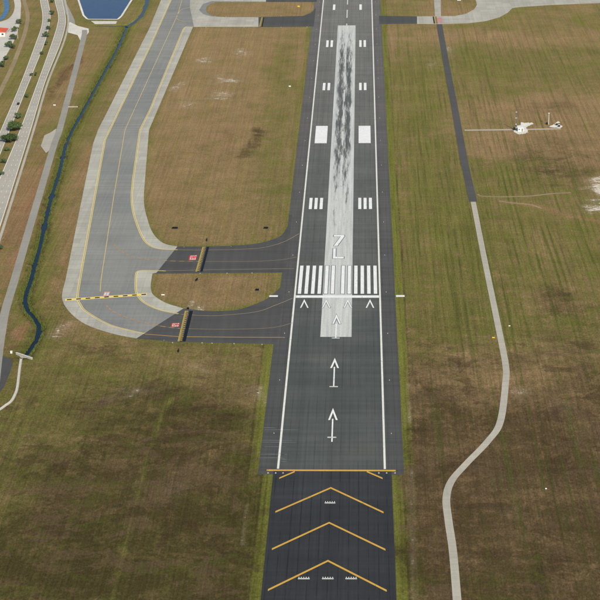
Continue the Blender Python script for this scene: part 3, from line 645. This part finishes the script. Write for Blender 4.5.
for fx in (.12, .56): poly('inscription_block', [(a[0]+(b[0]-a[0])*fx, a[1]+1.5), (a[0]+(b[0]-a[0])*(fx+.32), a[1]+1.5), (a[0]+(b[0]-a[0])*(fx+.32), b[1]-1.5), (a[0]+(b[0]-a[0])*fx, b[1]-1.5)], .096, M['white_worn'], ps, 0)
a, b = U(437.6, 22.6), U(441.5, 17.6); poly('surface_sign', [(a[0], a[1]), (b[0], a[1]), (b[0], b[1]), (a[0], b[1])], Zc, M['pink'], apron, 0)

# ------------------------------------------------------------ roads
def road(name, px, w_, mat, label, z=.05, cat='road', n=8, parent=None):
    o = ribbon(name, smooth(UL(px), n), w_, z, mat, parent, th=.12); return S(o, label, cat)
road('service_road', [(439.2, 24.3), (442.4, 42), (446, 62), (455, 110), (464, 160), (473.2, 201.8)], 5.0, M['road_asph'], 'dark asphalt service road right of the runway', .06)
road('service_road', [(473.2, 201.6), (483, 252), (492, 296), (501, 340), (505.6, 365), (505.8, 380), (500.5, 421), (488, 441), (466, 464), (451.5, 481), (446.4, 498), (448.4, 520), (453, 552), (457.5, 605), (461, 650)], 3.2, M['road_conc'], 'pale concrete service road winding down the right field', .055, n=14)
road('service_road', [(84.5, 30), (84, 36), (77.5, 62), (67.5, 100), (59.5, 130), (54, 145), (41.5, 187.5), (26, 240), (14.5, 280), (5.5, 310), (1.5, 332), (-1.5, 352), (-7, 400)], 4.6, M['road_grey'], 'grey service road along the left bank of the canal')
S(poly('lay_by', UL([(56.3, 128.5), (51, 132.2), (44.4, 135.4), (40.8, 146), (46, 153), (52, 148)]), .045, M['road_conc']), 'pale concrete lay-by beside the canal service road', 'pavement')
S(poly('road_pad', UL([(68, 23.5), (70, 22), (78, 26), (88.6, 28.6), (89, 32), (82.5, 40.5), (80, 40), (77.5, 35), (68, 32.5)]), .044, M['gravel']), 'white gravel pad where the canal road begins', 'pavement')
road('side_road', [(58, -22), (62.5, 0), (67, 10), (71.5, 20), (72.5, 28)], 5.2, M['road_grey'], 'grey side road coming down to the gravel pad', .04)
S(poly('road_patch', UL([(-8, 358), (3, 356.5), (10.5, 358.5), (12.8, 364), (9, 375), (4, 387), (-8, 402)]), .035, M['connector']), 'darker asphalt patch at the left edge below the canal road', 'pavement')
def carriageway(le, re, label):
    l, r = smooth(UL(le), 6), smooth(UL(re), 6)
    n = max(len(l), len(r)); L_ = resample(l, 1e9) if 0 else np.array([np.array(q) for q in l]); 
    def rs(p):
        p = np.array(p); d = np.r_[0, np.cumsum(np.linalg.norm(np.diff(p, axis=0), axis=1))]; s_ = np.linspace(0, d[-1], 60); return np.stack([np.interp(s_, d, p[:, 0]), np.interp(s_, d, p[:, 1])], 1)
    L_, R_ = rs(l), rs(r)
    o = S(poly('highway', [tuple(p) for p in L_]+[tuple(p) for p in R_[::-1]], .07, M['highway'], th=.14), label, 'road')
    ribbon('edge_line', L_*.965+R_*.035, .42, .082, M['white_side'], o); ribbon('edge_line', L_*.035+R_*.965, .42, .082, M['white_side'], o)
    for t in (.36, .66):
        P = resample(L_*(1-t)+R_*t, .5); i = 4
        while i < len(P)-8: ribbon('lane_dash', P[i:i+7:3], .22, .082, M['white'], o); i += 24
    return o
hw1 = carriageway([(38, -25), (40, 0), (42.3, 14), (41.5, 26), (35, 45), (20, 85), (0, 132), (-14, 166)], [(45.5, -25), (48, 0), (50.3, 12), (50, 22), (45, 42), (30, 80), (10, 130), (-10, 180)], 'left carriageway of the highway with white lane dashes')
hw2 = carriageway([(51, -25), (54.5, 0), (58, 14), (57.5, 24), (51, 45), (37.5, 82.5), (18.2, 134), (0, 177), (-16, 215)], [(59, -25), (62.3, 0), (65.6, 16), (65.2, 27), (60, 45), (45, 82.5), (31, 129.5), (0, 228), (-20, 290)], 'right carriageway of the highway with white lane dashes')
road('sidewalk', [(61.5, -22), (65, 0), (68, 16), (67.5, 28), (62.4, 46), (47.4, 83.5), (33.4, 131), (2, 232), (-18, 294)], 1.6, M['road_conc'], 'narrow pale footpath along the right side of the highway', .056)
S(ribbon('dirt_track', smooth(UL([(21, -20), (24, 0), (27.5, 14), (26.5, 26), (22.5, 40), (12.5, 66), (0, 92), (-12, 116)]), 8), 3.6, .03, M['dirt'], th=.1), 'tan dirt track left of the highway', 'track')
lotp = smooth(UL([(14, -25), (20.5, 0), (20.8, 10), (20.2, 20), (18.5, 29), (14, 41), (7, 54), (0, 66), (-10, 84)]), 5)+UL([(-30, 84), (-30, 24)])+[tuple(p) for p in offsets(basin[::-1], -7.5)]+UL([(4, -25)])
S(poly('car_park', lotp, .05, M['lot']), 'pale paved car park in the top left corner', 'pavement')
S(ribbon('access_path', resample(UL([(464.5, 130.2), (515, 129.6), (545, 129.0), (563, 128.6)]), 4), 2.8, .035, M['road_conc'], th=.1), 'thin pale path leading to the antenna shelters', 'path')

S(ribbon('dirt_track', resample(smooth(UL([(478, 194), (481, 196), (500, 196.8), (530, 196), (552, 193.6), (572, 192.6)]), 6), 3), 1.5, .02, M['dirt'], th=.1), 'pale dirt track running right from the service road to the sand', 'track')
S(ribbon('dirt_track', resample(smooth(UL([(499, 201), (512, 202.8), (530, 204.6), (542, 208.4)]), 6), 3), 1.6, .02, M['dirt'], th=.1), 'short pale dirt track below the longer one in the right field', 'track')
# ------------------------------------------------------------ small airfield things
def light_pad(u, v, lab):
    p = U(u, v); t = empty('light_bar', (p[0], p[1], 0)); tag(t, lab, 'light bar', 'light bars flanking the threshold')
    MB().box((0, 0, .03), (4.6, 2.3, .18)).build('pad', M['white_metal'], t)
    for k in range(4):
        l = MB().tube((-1.65+1.1*k, 0, .12), (-1.65+1.1*k, 0, .34), .13, .10).build('lamp', M['lamp'], t)
light_pad(273.6, 296.2, 'white light bar pad in the grass left of the threshold'); light_pad(400.3, 296, 'white light bar pad in the grass right of the threshold')
def approach_bar(u, v, lab):
    p = U(u, v); t = empty('approach_light_bar', (p[0], p[1], Zs+.012)); tag(t, lab, 'approach light', 'approach light bars on the blast pad')
    MB().box((0, -.25, .04), (4.4, .75, .08)).build('base_plate', M['white_worn'], t)
    for k in range(5):
        x = -1.84+.92*k; lp = MB().tube((x, 0, .07), (x, 0, .42), .05, .05, 6).build('stem', M['steel'], t)
        MB().tube((x, -.14, .52), (x, .1, .5), .17, .12, 8).build('lamp', M['lamp'], lp)
approach_bar(330, 502.8, 'single white approach light bar inside the topmost full chevron')
approach_bar(303.8, 578.5, 'leftmost of the three approach light bars at the lowest chevron')
approach_bar(327.8, 578.5, 'middle of the three approach light bars at the lowest chevron')
approach_bar(351.2, 578.5, 'rightmost of the three approach light bars at the lowest chevron')
def fixture(name, x, y, lab, cat, group, z=Zs, r=.3, mat='lamp', hgt=.34):
    t = empty(name, (x, y, z)); tag(t, lab, cat, group)
    MB().tube((0, 0, 0), (0, 0, .05), r, r, 10).build('base', M['concrete'], t)
    MB().tube((0, 0, .05), (0, 0, .05+hgt*.5), .06, .06, 6).build('stem', M['steel'], t)
    MB().tube((0, 0, .05+hgt*.5), (0, 0, .05+hgt), .14, .08, 8).build('lamp', M[mat], t)
    return t
side = {-1: 'left', 1: 'right'}
for s in (-1, 1):
    first = None
    for k in range(-3, 14):
        y = k*60.96+8+ (0 if s > 0 else 0)
        if first is None: first = fixture('runway_edge_light', s*26.2, y, 'small white runway edge light on the %s shoulder' % side[s], 'edge light', 'runway edge lights on the %s shoulder' % side[s], r=.24)
        else: c = copy_tree(first); c.location = (s*26.2, y, Zs)
for i, u in enumerate((268, 275.7, 283)): p = U(u, 473.2); fixture('runway_end_light', p[0], p[1], ['outermost', 'middle', 'innermost'][i]+' small light left under the yellow end bar', 'end light', 'runway end lights', Zs+.012, .38)
for i, u in enumerate((378.8, 386.6, 395)): p = U(u, 473.2); fixture('runway_end_light', p[0], p[1], ['innermost', 'middle', 'outermost'][i]+' small light right under the yellow end bar', 'end light', 'runway end lights', Zs+.012, .38)
tl = [(215, 16.4), (226, 16.6), (244, 27.5), (281, 16), (281, 27.2), (307, 27), (232, 1.6), (206, 27.6)]
for p in tl: q = U(*p); fixture('taxiway_edge_light', q[0], q[1], 'small taxiway edge light beside the top left connector', 'edge light', 'taxiway lights at the top left connector', .0, .45)
for p in [(172.5, 342.8), (164, 340.6), (202, 343), (212, 343.4), (234, 343.8), (262, 344.6)]: q = U(*p); fixture('taxiway_edge_light', q[0], q[1], 'small taxiway edge light along the lower connector edge', 'edge light', 'taxiway lights along the lower connector', 0, .32)
for p in [(200, 273.6), (227, 273.4), (252, 273.2), (231, 246.8), (184, 247.6)]: q = U(*p); fixture('taxiway_edge_light', q[0], q[1], 'small taxiway edge light along the upper connector edge', 'edge light', 'taxiway lights along the upper connector', 0, .32)
def guide_sign(u, v, wd, face, lab, rz=0.0):
    p = U(u, v); t = empty('guidance_sign', (p[0], p[1], 0), rz); tag(t, lab, 'airfield sign', 'guidance signs on the grass')
    MB().box((0, 0, .03), (wd+.4, .9, .1)).build('pad', M['connector'], t)
    for s in (-1, 1): MB().tube((s*wd*.36, 0, .1), (s*wd*.36, 0, .45), .06, .06, 6).build('leg', M['steel'], t)
    b = MB().box((0, 0, .8), (wd, .34, .8)).build('cabinet', M['sign_black'], t)
    MB().box((0, .19, .8), (wd-.16, .03, .66)).build('face', M[face], b)
guide_sign(175, 228.8, 3.4, 'sign_yellow', 'black backed sign in the lower left corner of the large infield')
guide_sign(266, 228.8, 2.6, 'sign_yellow', 'black backed sign in the lower right corner of the large infield')
guide_sign(206.8, 240.5, 3.0, 'sign_red', 'dark edge-on sign above the upper holding line', math.pi/2)
guide_sign(196.8, 280.5, 2.6, 'sign_red', 'dark sign on the small grass island below the upper holding line', math.pi/2*.8)
guide_sign(257.2, 290.8, 2.0, 'sign_yellow', 'small dark sign near the right end of the small grass island')
guide_sign(178.6, 351.6, 2.8, 'sign_red', 'dark edge-on sign in the grass below the lower holding line', math.pi/2)
guide_sign(188, 309.5, 1.2, 'sign_red', 'small dark sign at the foot of the small grass island')
def marker(u, v, lab, mat, w_=1.0, h=.8):
    p = U(u, v); t = empty('marker_board', (p[0], p[1], 0)); tag(t, lab, 'marker board')
    MB().box((0, 0, h*.55+.15), (w_, .1, h)).build('board', M[mat], t)
    for s in (-1, 1): MB().tube((s*w_*.35, .09, 0), (s*w_*.35, .09, h), .04, .04, 6).build('leg', M['steel'], t)
marker(163, 295.6, 'white marker board on the small grass island beside the concrete shoulder', 'white_metal', 1.8, .6)
marker(298.6, 7.2, 'yellow marker board on the top grass island', 'sign_yellow', 2.0, 1.2)
marker(493.4, 338.4, 'yellow marker board left of the pale service road', 'sign_yellow', 1.3, .6)
marker(509.4, 326.6, 'white marker board right of the pale service road', 'white_metal', .9, .5)
marker(546, 489.5, 'white marker board alone in the lower right field', 'white_metal', .7, .5)
marker(289.8, 87, 'white marker board at the right edge of the large infield', 'white_metal', 1.6, .9)
marker(459, .8, 'white marker board in the grass at the top right', 'white_metal', 3.4, 1.6)
marker(54.5, 105.8, 'white marker board left of the canal service road', 'white_metal', 1.8, .8)

# glide path station
S(poly('gravel_pad', ragged(UL([(513.5, 130), (514.5, 132.6), (519, 134.4), (526, 133.6), (528, 130.8), (525.5, 128), (527, 126.4), (533.5, 124), (532, 122.8), (526, 123), (521, 122.4), (520.5, 125), (515.5, 127)]), .28), .05, M['gravel'], th=.1), 'white gravel pad under the antenna shelter', 'pavement')
p = U(520.4, 130.6); t = empty('antenna_shelter', (p[0], p[1], .05)); tag(t, 'white equipment shelter on the white gravel pad', 'shelter')
MB().box((0, 0, 1.4), (4.0, 5.0, 2.8)).build('wall', M['white_metal'], t)
rf = MB().box((0, 0, 2.88), (4.5, 5.5, .16)).build('roof', M['white_metal'], t)
dr = MB().box((1.1, -2.53, 1.05), (.95, .06, 2.05)).build('door', M['steel'], t); MB().box((1.45, -2.6, 1.05), (.06, .06, .16)).build('handle', M['dark_metal'], dr)
MB().box((-1.0, -2.62, 1.5), (1.0, .3, .8)).build('air_conditioner', M['steel'], t)
p = U(516, 130.2); t = empty('antenna_mast', (p[0], p[1], .05)); tag(t, 'tall thin lattice mast beside the white shelter', 'mast')
for sx, sy in ((-.35, -.3), (.35, -.3), (0, .4)): MB().tube((sx, sy, 0), (sx*.7, sy*.7, 14), .10, .08, 6).build('upright', M['steel'], t)
mb = MB(); 
for k in range(18):
    z0 = k*.77; c3 = [(-.33, -.28), (.33, -.28), (0, .37)]
    for i in range(3): a_, b_ = c3[i], c3[(i+1) % 3]; mb.tube((*a_, z0), (*b_, z0+.77), .03, .03, 4)
mb.build('lacing', M['steel'], t)
for zz in (4.5, 9, 13.3): MB().box((-.2, -.7, zz), (1.1, .3, .3)).build('antenna', M['white_metal'], t)
MB().box((-1.2, .6, .9), (1.4, 1.2, 1.8)).build('cabinet', M['dark_metal'], t)
p = U(555, 127.3); S(poly('rubble_pad', ragged(UL([(549, 126.8), (553, 124.8), (558.6, 121), (559.4, 122), (556, 125), (562.5, 125.8), (561, 127.8), (553, 127.6)]), .24), .05, M['gravel'], th=.1), 'white gravel patch beside the thin white pole', 'pavement')
p = U(548.6, 124.6); t = empty('antenna_pole', (p[0], p[1], 0)); tag(t, 'thin white pole with small dark cabinets in the right field', 'pole')
MB().tube((0, 0, 0), (0, 0, 8.6), .22, .14, 10).build('mast', M['white_metal'], t); MB().box((0, 0, 8.4), (1.1, .4, .4)).build('antenna', M['white_metal'], t)
MB().box((-1.2, .6, .7), (1.2, 1.0, 1.4)).build('cabinet', M['dark_metal'], t)
for u_, v_, lab in ((556.6, 125.2, 'small dark cabinet on the patch right of the white pole'), (559, 126.8, 'small dark cabinet at the far right end of the white gravel patch')):
    p = U(u_, v_); t = empty('equipment_cabinet', (p[0], p[1], .05)); tag(t, lab, 'cabinet')
    MB().box((0, 0, .75), (1.3, 1.0, 1.5)).build('body', M['dark_metal'], t); MB().box((0, 0, 1.54), (1.5, 1.2, .08)).build('lid', M['white_metal'], t)

# culvert and lined gutter at the canal end
a, b = U(16.3, 354.2), U(32, 359.4); an = math.atan2(b[1]-a[1], b[0]-a[0]); L_ = math.dist(a, b)
t = empty('culvert_headwall', ((a[0]+b[0])/2, (a[1]+b[1])/2, 0), an); tag(t, 'pale concrete culvert headwall closing the lower end of the canal', 'culvert')
MB().box((0, 0, -.75), (L_, .7, 3.1)).build('wall', M['concrete'], t); MB().box((0, 0, .88), (L_+.3, .95, .16)).build('coping', M['concrete'], t)
MB().tube((1.2, .5, -1.2), (1.2, .3, -1.2), .9, .9, 16).build('pipe_mouth', M['sign_black'], t)
gut = smooth(UL([(21.2, 358.8), (19.5, 370), (17.6, 386), (15.8, 393), (11.5, 401), (5, 406), (0, 409.5), (-8, 414)]), 6); t = empty('gutter', (gut[0][0], gut[0][1], 0)); tag(t, 'pale concrete gutter running from the culvert to the left edge', 'gutter')
t.location = (0, 0, 0)
ribbon('floor', gut, 1.1, .04, M['concrete'], t, th=.1)
for s in (-1, 1): ribbon('side_wall', gut, .16, .38, M['concrete'], t, off=s*.55, th=.45)
p = U(11.4, 353.2); t = empty('utility_box', (p[0], p[1], 0)); tag(t, 'small white utility box left of the culvert', 'box')
MB().box((0, 0, .55), (1.0, .8, 1.1)).build('body', M['white_metal'], t); MB().box((0, 0, 1.13), (1.15, .95, .08)).build('lid', M['white_metal'], t)
p = U(73, 107); t = empty('drain_outfall', (p[0], p[1], 0)); tag(t, 'pale concrete drain outfall on the left canal bank', 'outfall')
MB().box((0, 0, .1), (7.5, .8, .5)).build('wall', M['concrete'], t); MB().tube((3.7, 0, -.05), (5.0, 0, -.25), .4, .4, 10).build('pipe', M['dark_metal'], t)
p = U(107, 22); S(poly('pond_dam', UL([(91, 21), (117, 21.2), (116, 23.8), (95, 24)]), .05, M['gravel'], th=.1), 'white gravel dam between the pond and the drain', 'dam')

# ------------------------------------------------------------ buildings, lamps, car
p0, p1 = U(-12, 37.2), U(5.2, 36.6); q1 = U(8.2, 27.2, 4.6)
t = empty('red_roof_building', (p1[0], p1[1], .05)); tag(t, 'low white building with a red-orange roof at the car park', 'building')
wd, dp, ht = 16.0, q1[1]-p1[1]-2, 4.0
MB().box((-wd/2, dp/2, ht/2), (wd, dp, ht)).build('wall', M['wall_white'], t)
me_v = [(-wd-.6, -.6, ht+.01), (.6, -.6, ht+.01), (.6, dp+.6, ht+.01), (-wd-.6, dp+.6, ht+.01), (-wd/2, 4, ht+1.7), (-wd/2, dp-4, ht+1.7)]
mesh_obj('roof', me_v, [(0, 1, 4), (1, 2, 5, 4), (2, 3, 5), (3, 0, 4, 5), (3, 2, 1, 0)], M['roof_red'], t)
for k in range(4):
    wv = MB().box((-2.2-3.4*k, -.03, 2.1), (1.9, .12, 1.5)).build('window', M['white_metal'], t); MB().box((-2.2-3.4*k, -.08, 2.1), (1.7, .1, 1.3)).build('pane', M['glass'], wv)
for k in range(7):
    wv = MB().box((.03, 3+4.2*k, 2.1), (.12, 1.9, 1.5)).build('window', M['white_metal'], t); MB().box((.08, 3+4.2*k, 2.1), (.1, 1.7, 1.3)).build('pane', M['glass'], wv)
def lamp_post(u, v, hgt, lab):
    p = U(u, v); t = empty('lamp_post', (p[0], p[1], .03)); tag(t, lab, 'lamp post')
    MB().tube((0, 0, 0), (0, 0, hgt), .14, .08, 8).build('pole', M['white_metal'], t)
    MB().tube((0, 0, hgt-.15), (-1.5, 0, hgt+.1), .05, .04, 6).build('arm', M['white_metal'], t); MB().box((-1.9, 0, hgt+.1), (.9, .35, .16)).build('lamp_head', M['steel'], t)
lamp_post(17.8, 38.5, 13, 'pale lamp post at the right edge of the car park')
def car(u, v, rz, lab):
    p = U(u, v); t = empty('car', (p[0], p[1], .07), rz); tag(t, lab, 'car')
    prof = [(-2.2, .35), (2.2, .35), (2.25, .75), (1.2, .9), (.5, 1.42), (-1.3, 1.45), (-2.1, .95), (-2.25, .7)]; n = len(prof)
    v_ = [(-.88*(1 if z < 1 else .85), x, z) for x, z in prof]+[(.88*(1 if z < 1 else .85), x, z) for x, z in prof]
    bd = mesh_obj('body', v_, [tuple(range(n))[::-1], tuple(range(n, 2*n))]+[(i, (i+1) % n, (i+1) % n+n, i+n) for i in range(n)], M['car_dark'], t)
    mesh_obj('windscreen', [(-.72, 1.12, .98), (.72, 1.12, .98), (.68, .56, 1.40), (-.68, .56, 1.40)], [(0, 1, 2, 3)], M['glass'], t)
    mesh_obj('rear_window', [(-.72, -2.0, 1.04), (.72, -2.0, 1.04), (.68, -1.4, 1.42), (-.68, -1.4, 1.42)], [(3, 2, 1, 0)], M['glass'], t)
    for x in (-.8, .8):
        for y in (-1.35, 1.35): wl = MB().tube((x-.1, y, .32), (x+.1, y, .32), .32, .32, 12).build('wheel', M['rubber'], t); MB().tube((x-.11, y, .32), (x+.11, y, .32), .18, .18, 8).build('rim', M['steel'], wl)
        MB().box((x*.8, 2.24, .66), (.32, .06, .14)).build('headlight', M['lamp'], t); MB().box((x*.8, -2.24, .78), (.3, .05, .14)).build('tail_light', M['sign_red'], t)
h0, h1 = U(18.4, 104.4), U(24, 91); car(18.4, 104.4, math.atan2(h1[1]-h0[1], h1[0]-h0[0])-math.pi/2, 'dark car on the left carriageway of the highway')

# ------------------------------------------------------------ trees
def tree_proto(seed, rx, ry, hz, trunk_h, n_leaf, leaf, mat, lobes):
    rng = random.Random(seed); t = empty('broadleaf_tree', (0, 0, 0))
    mb = MB(); mb.tube((0, 0, -.2), (0, 0, trunk_h), .05*rx+.12, .03*rx+.08, 8); cen = []
    for k in range(lobes):
        an = 2*math.pi*(k/lobes)+rng.uniform(-.4, .4); r = rng.uniform(.25, .72) if k else 0
        c = Vector((math.cos(an)*r*rx, math.sin(an)*r*ry, trunk_h+hz*rng.uniform(.25, .62)*(1.15-r*.5))); cen.append((c, rng.uniform(.30, .46)))
        mb.tube((0, 0, trunk_h*.8), tuple(c), .03*rx+.05, .03, 5)
    mb.build('trunk', M['bark'], t); v = []; f = []
    for _ in range(n_leaf):
        c, s = rng.choice(cen); d = Vector((rng.gauss(0, 1), rng.gauss(0, 1), rng.gauss(0, 1))).normalized(); rr = rng.random()**.4
        p = c+Vector((d.x*rx*s, d.y*ry*s, d.z*hz*s*.85))*rr
        if p.z < trunk_h*.6: continue
        nrm = (d+Vector((rng.gauss(0, .6), rng.gauss(0, .6), rng.gauss(0, .6)+.4))).normalized(); a = nrm.orthogonal().normalized(); a.rotate(__import__('mathutils').Quaternion(nrm, rng.random()*6.28)); b = nrm.cross(a)
        L = leaf*rng.uniform(.6, 1.3); i = len(v)
        v += [tuple(p-a*L), tuple(p+b*L*.55), tuple(p+a*L), tuple(p-b*L*.55)]; f.append((i, i+1, i+2, i+3))
    mesh_obj('crown', v, f, M[mat], t); return t
big = tree_proto(1, 6.6, 6.6, 6.4, 2.2, 4200, .42, 'leaf', 13); big2 = tree_proto(2, 6.2, 6.0, 6.0, 2.0, 3800, .42, 'leaf', 12)
med = [tree_proto(k+3, 2.6, 2.6, 3.6, 1.4, 1100, .32, 'leaf2', 7) for k in range(3)]
def place(o, u, v, s, lab, group, z=0): p = U(u, v); o.location = (p[0], p[1], z); o.scale = (s, s, s*.82); o.rotation_euler = (0, 0, random.random()*6.28); tag(o, lab, 'tree', group); return o
G1 = 'trees on the highway median'; G2 = 'trees along the car park edge'
place(big, 14.4, 130.2, 1.0, 'large round dark green tree on the median, upper of the two big ones', G1); place(big2, 9.4, 142, 1.0, 'large round dark green tree on the median, lower of the two big ones', G1)
used = set()
def med_copy(k):
    if k not in used: used.add(k); return med[k]
    return copy_tree(med[k])
MT = [(52, 2.6, .95, 'topmost median tree at the upper picture edge'), (52.3, 14.6, 1.1, 'second median tree from the top, at the road bend'), (49.6, 22, .8, 'third median tree from the top, small'), (48.4, 29.6, 1.0, 'fourth median tree from the top'), (46.2, 37.2, 1.35, 'fifth median tree from the top, wide and leaning over the left carriageway'),
      (46.4, 45, .9, 'sixth median tree from the top'), (41.6, 54.6, .8, 'seventh median tree from the top, small'), (31.2, 76, .7, 'small median tree, left of a pair'), (36, 75.6, .75, 'small median tree, right of a pair'), (27, 97.4, .8, 'small median tree below the pair, level with the dark car'), (18.8, 118.4, 1.2, 'medium median tree just above the two big trees'), (7.6, 151, .8, 'small median tree just below the two big trees'), (4.2, 163, .9, 'small median tree third below the big ones'), (1.4, 175, .85, 'lowest median tree at the left picture edge')]
for i, (u, v, s, lab) in enumerate(MT): place(med_copy(i % 3), u, v, s, lab, G1)
PT = [(19, 24, 1.35, 'topmost tree along the car park edge'), (15, 31.8, 1.3, 'second tree along the car park edge'), (13.6, 39.6, 1.45, 'third tree along the car park edge, wide'), (9.2, 47.4, 1.5, 'fourth tree along the car park edge, beside the kerb'), (12.6, 48.6, 1.1, 'small tree right of the fourth car park tree'), (6, 60, 1.1, 'fifth tree along the car park edge'), (2, 67, 1.4, 'lowest tree along the car park edge')]
for i, (u, v, s, lab) in enumerate(PT): place(med_copy((i+1) % 3), u, v, s, lab, G2)
place(med_copy(0), .8, 249, .8, 'small bush at the left edge beside the highway', None)

# reeds along the canal banks (uncountable)
rng = np.random.RandomState(5); C = resample(canal, 1.0); N_ = 34000
idx = rng.randint(0, len(C)-1, N_); T_ = C[idx+1]-C[idx]; T_ /= np.linalg.norm(T_, axis=1)[:, None]; Nn = np.stack([-T_[:, 1], T_[:, 0]], 1)
sd_ = np.where(rng.rand(N_) < .5, -1, 1); off = sd_*(1.55+np.abs(rng.randn(N_))*.8-.5*rng.rand(N_)); B = C[idx]+Nn*off[:, None]
keep = fbm(B[:, 0], B[:, 1], 7, 2, 3) > .38
v = []; f = []
for (bx, by), o_ in zip(B[keep], np.abs(off[keep])):
    if by < ditch_end[1]+2: continue
    z0 = -2.3*(1-min(max((o_-.1)/3.2, 0), 1)); h = random.uniform(.5, 1.5); an = random.random()*3.14; wx_, wy_ = math.cos(an)*.16, math.sin(an)*.16; lx, ly = random.gauss(0, .2), random.gauss(0, .2); i = len(v)
    v += [(bx-wx_, by-wy_, z0-.1), (bx+wx_, by+wy_, z0-.1), (bx+lx, by+ly, z0+h)]; f.append((i, i+1, i+2))
o = mesh_obj('reeds', v, f, M['reed']); tag(o, 'green reeds lining both canal banks', 'reeds', kind='stuff')

# ------------------------------------------------------------ haze
m = bpy.data.materials.new('haze'); m.use_nodes = True; m.node_tree.nodes.clear()
out = m.node_tree.nodes.new('ShaderNodeOutputMaterial'); pv = m.node_tree.nodes.new('ShaderNodeVolumePrincipled')
pv.inputs['Color'].default_value = (.86, .91, .96, 1); pv.inputs['Density'].default_value = HAZE; pv.inputs['Anisotropy'].default_value = .2
m.node_tree.links.new(pv.outputs[0], out.inputs['Volume'])
if HAZE:
    hz = MB().box((0, 250, 175), (6040, 6540, 360)).build('haze', m); tag(hz, 'thin pale haze over the whole airfield', 'haze', kind='stuff')
    hz.location.z = 0
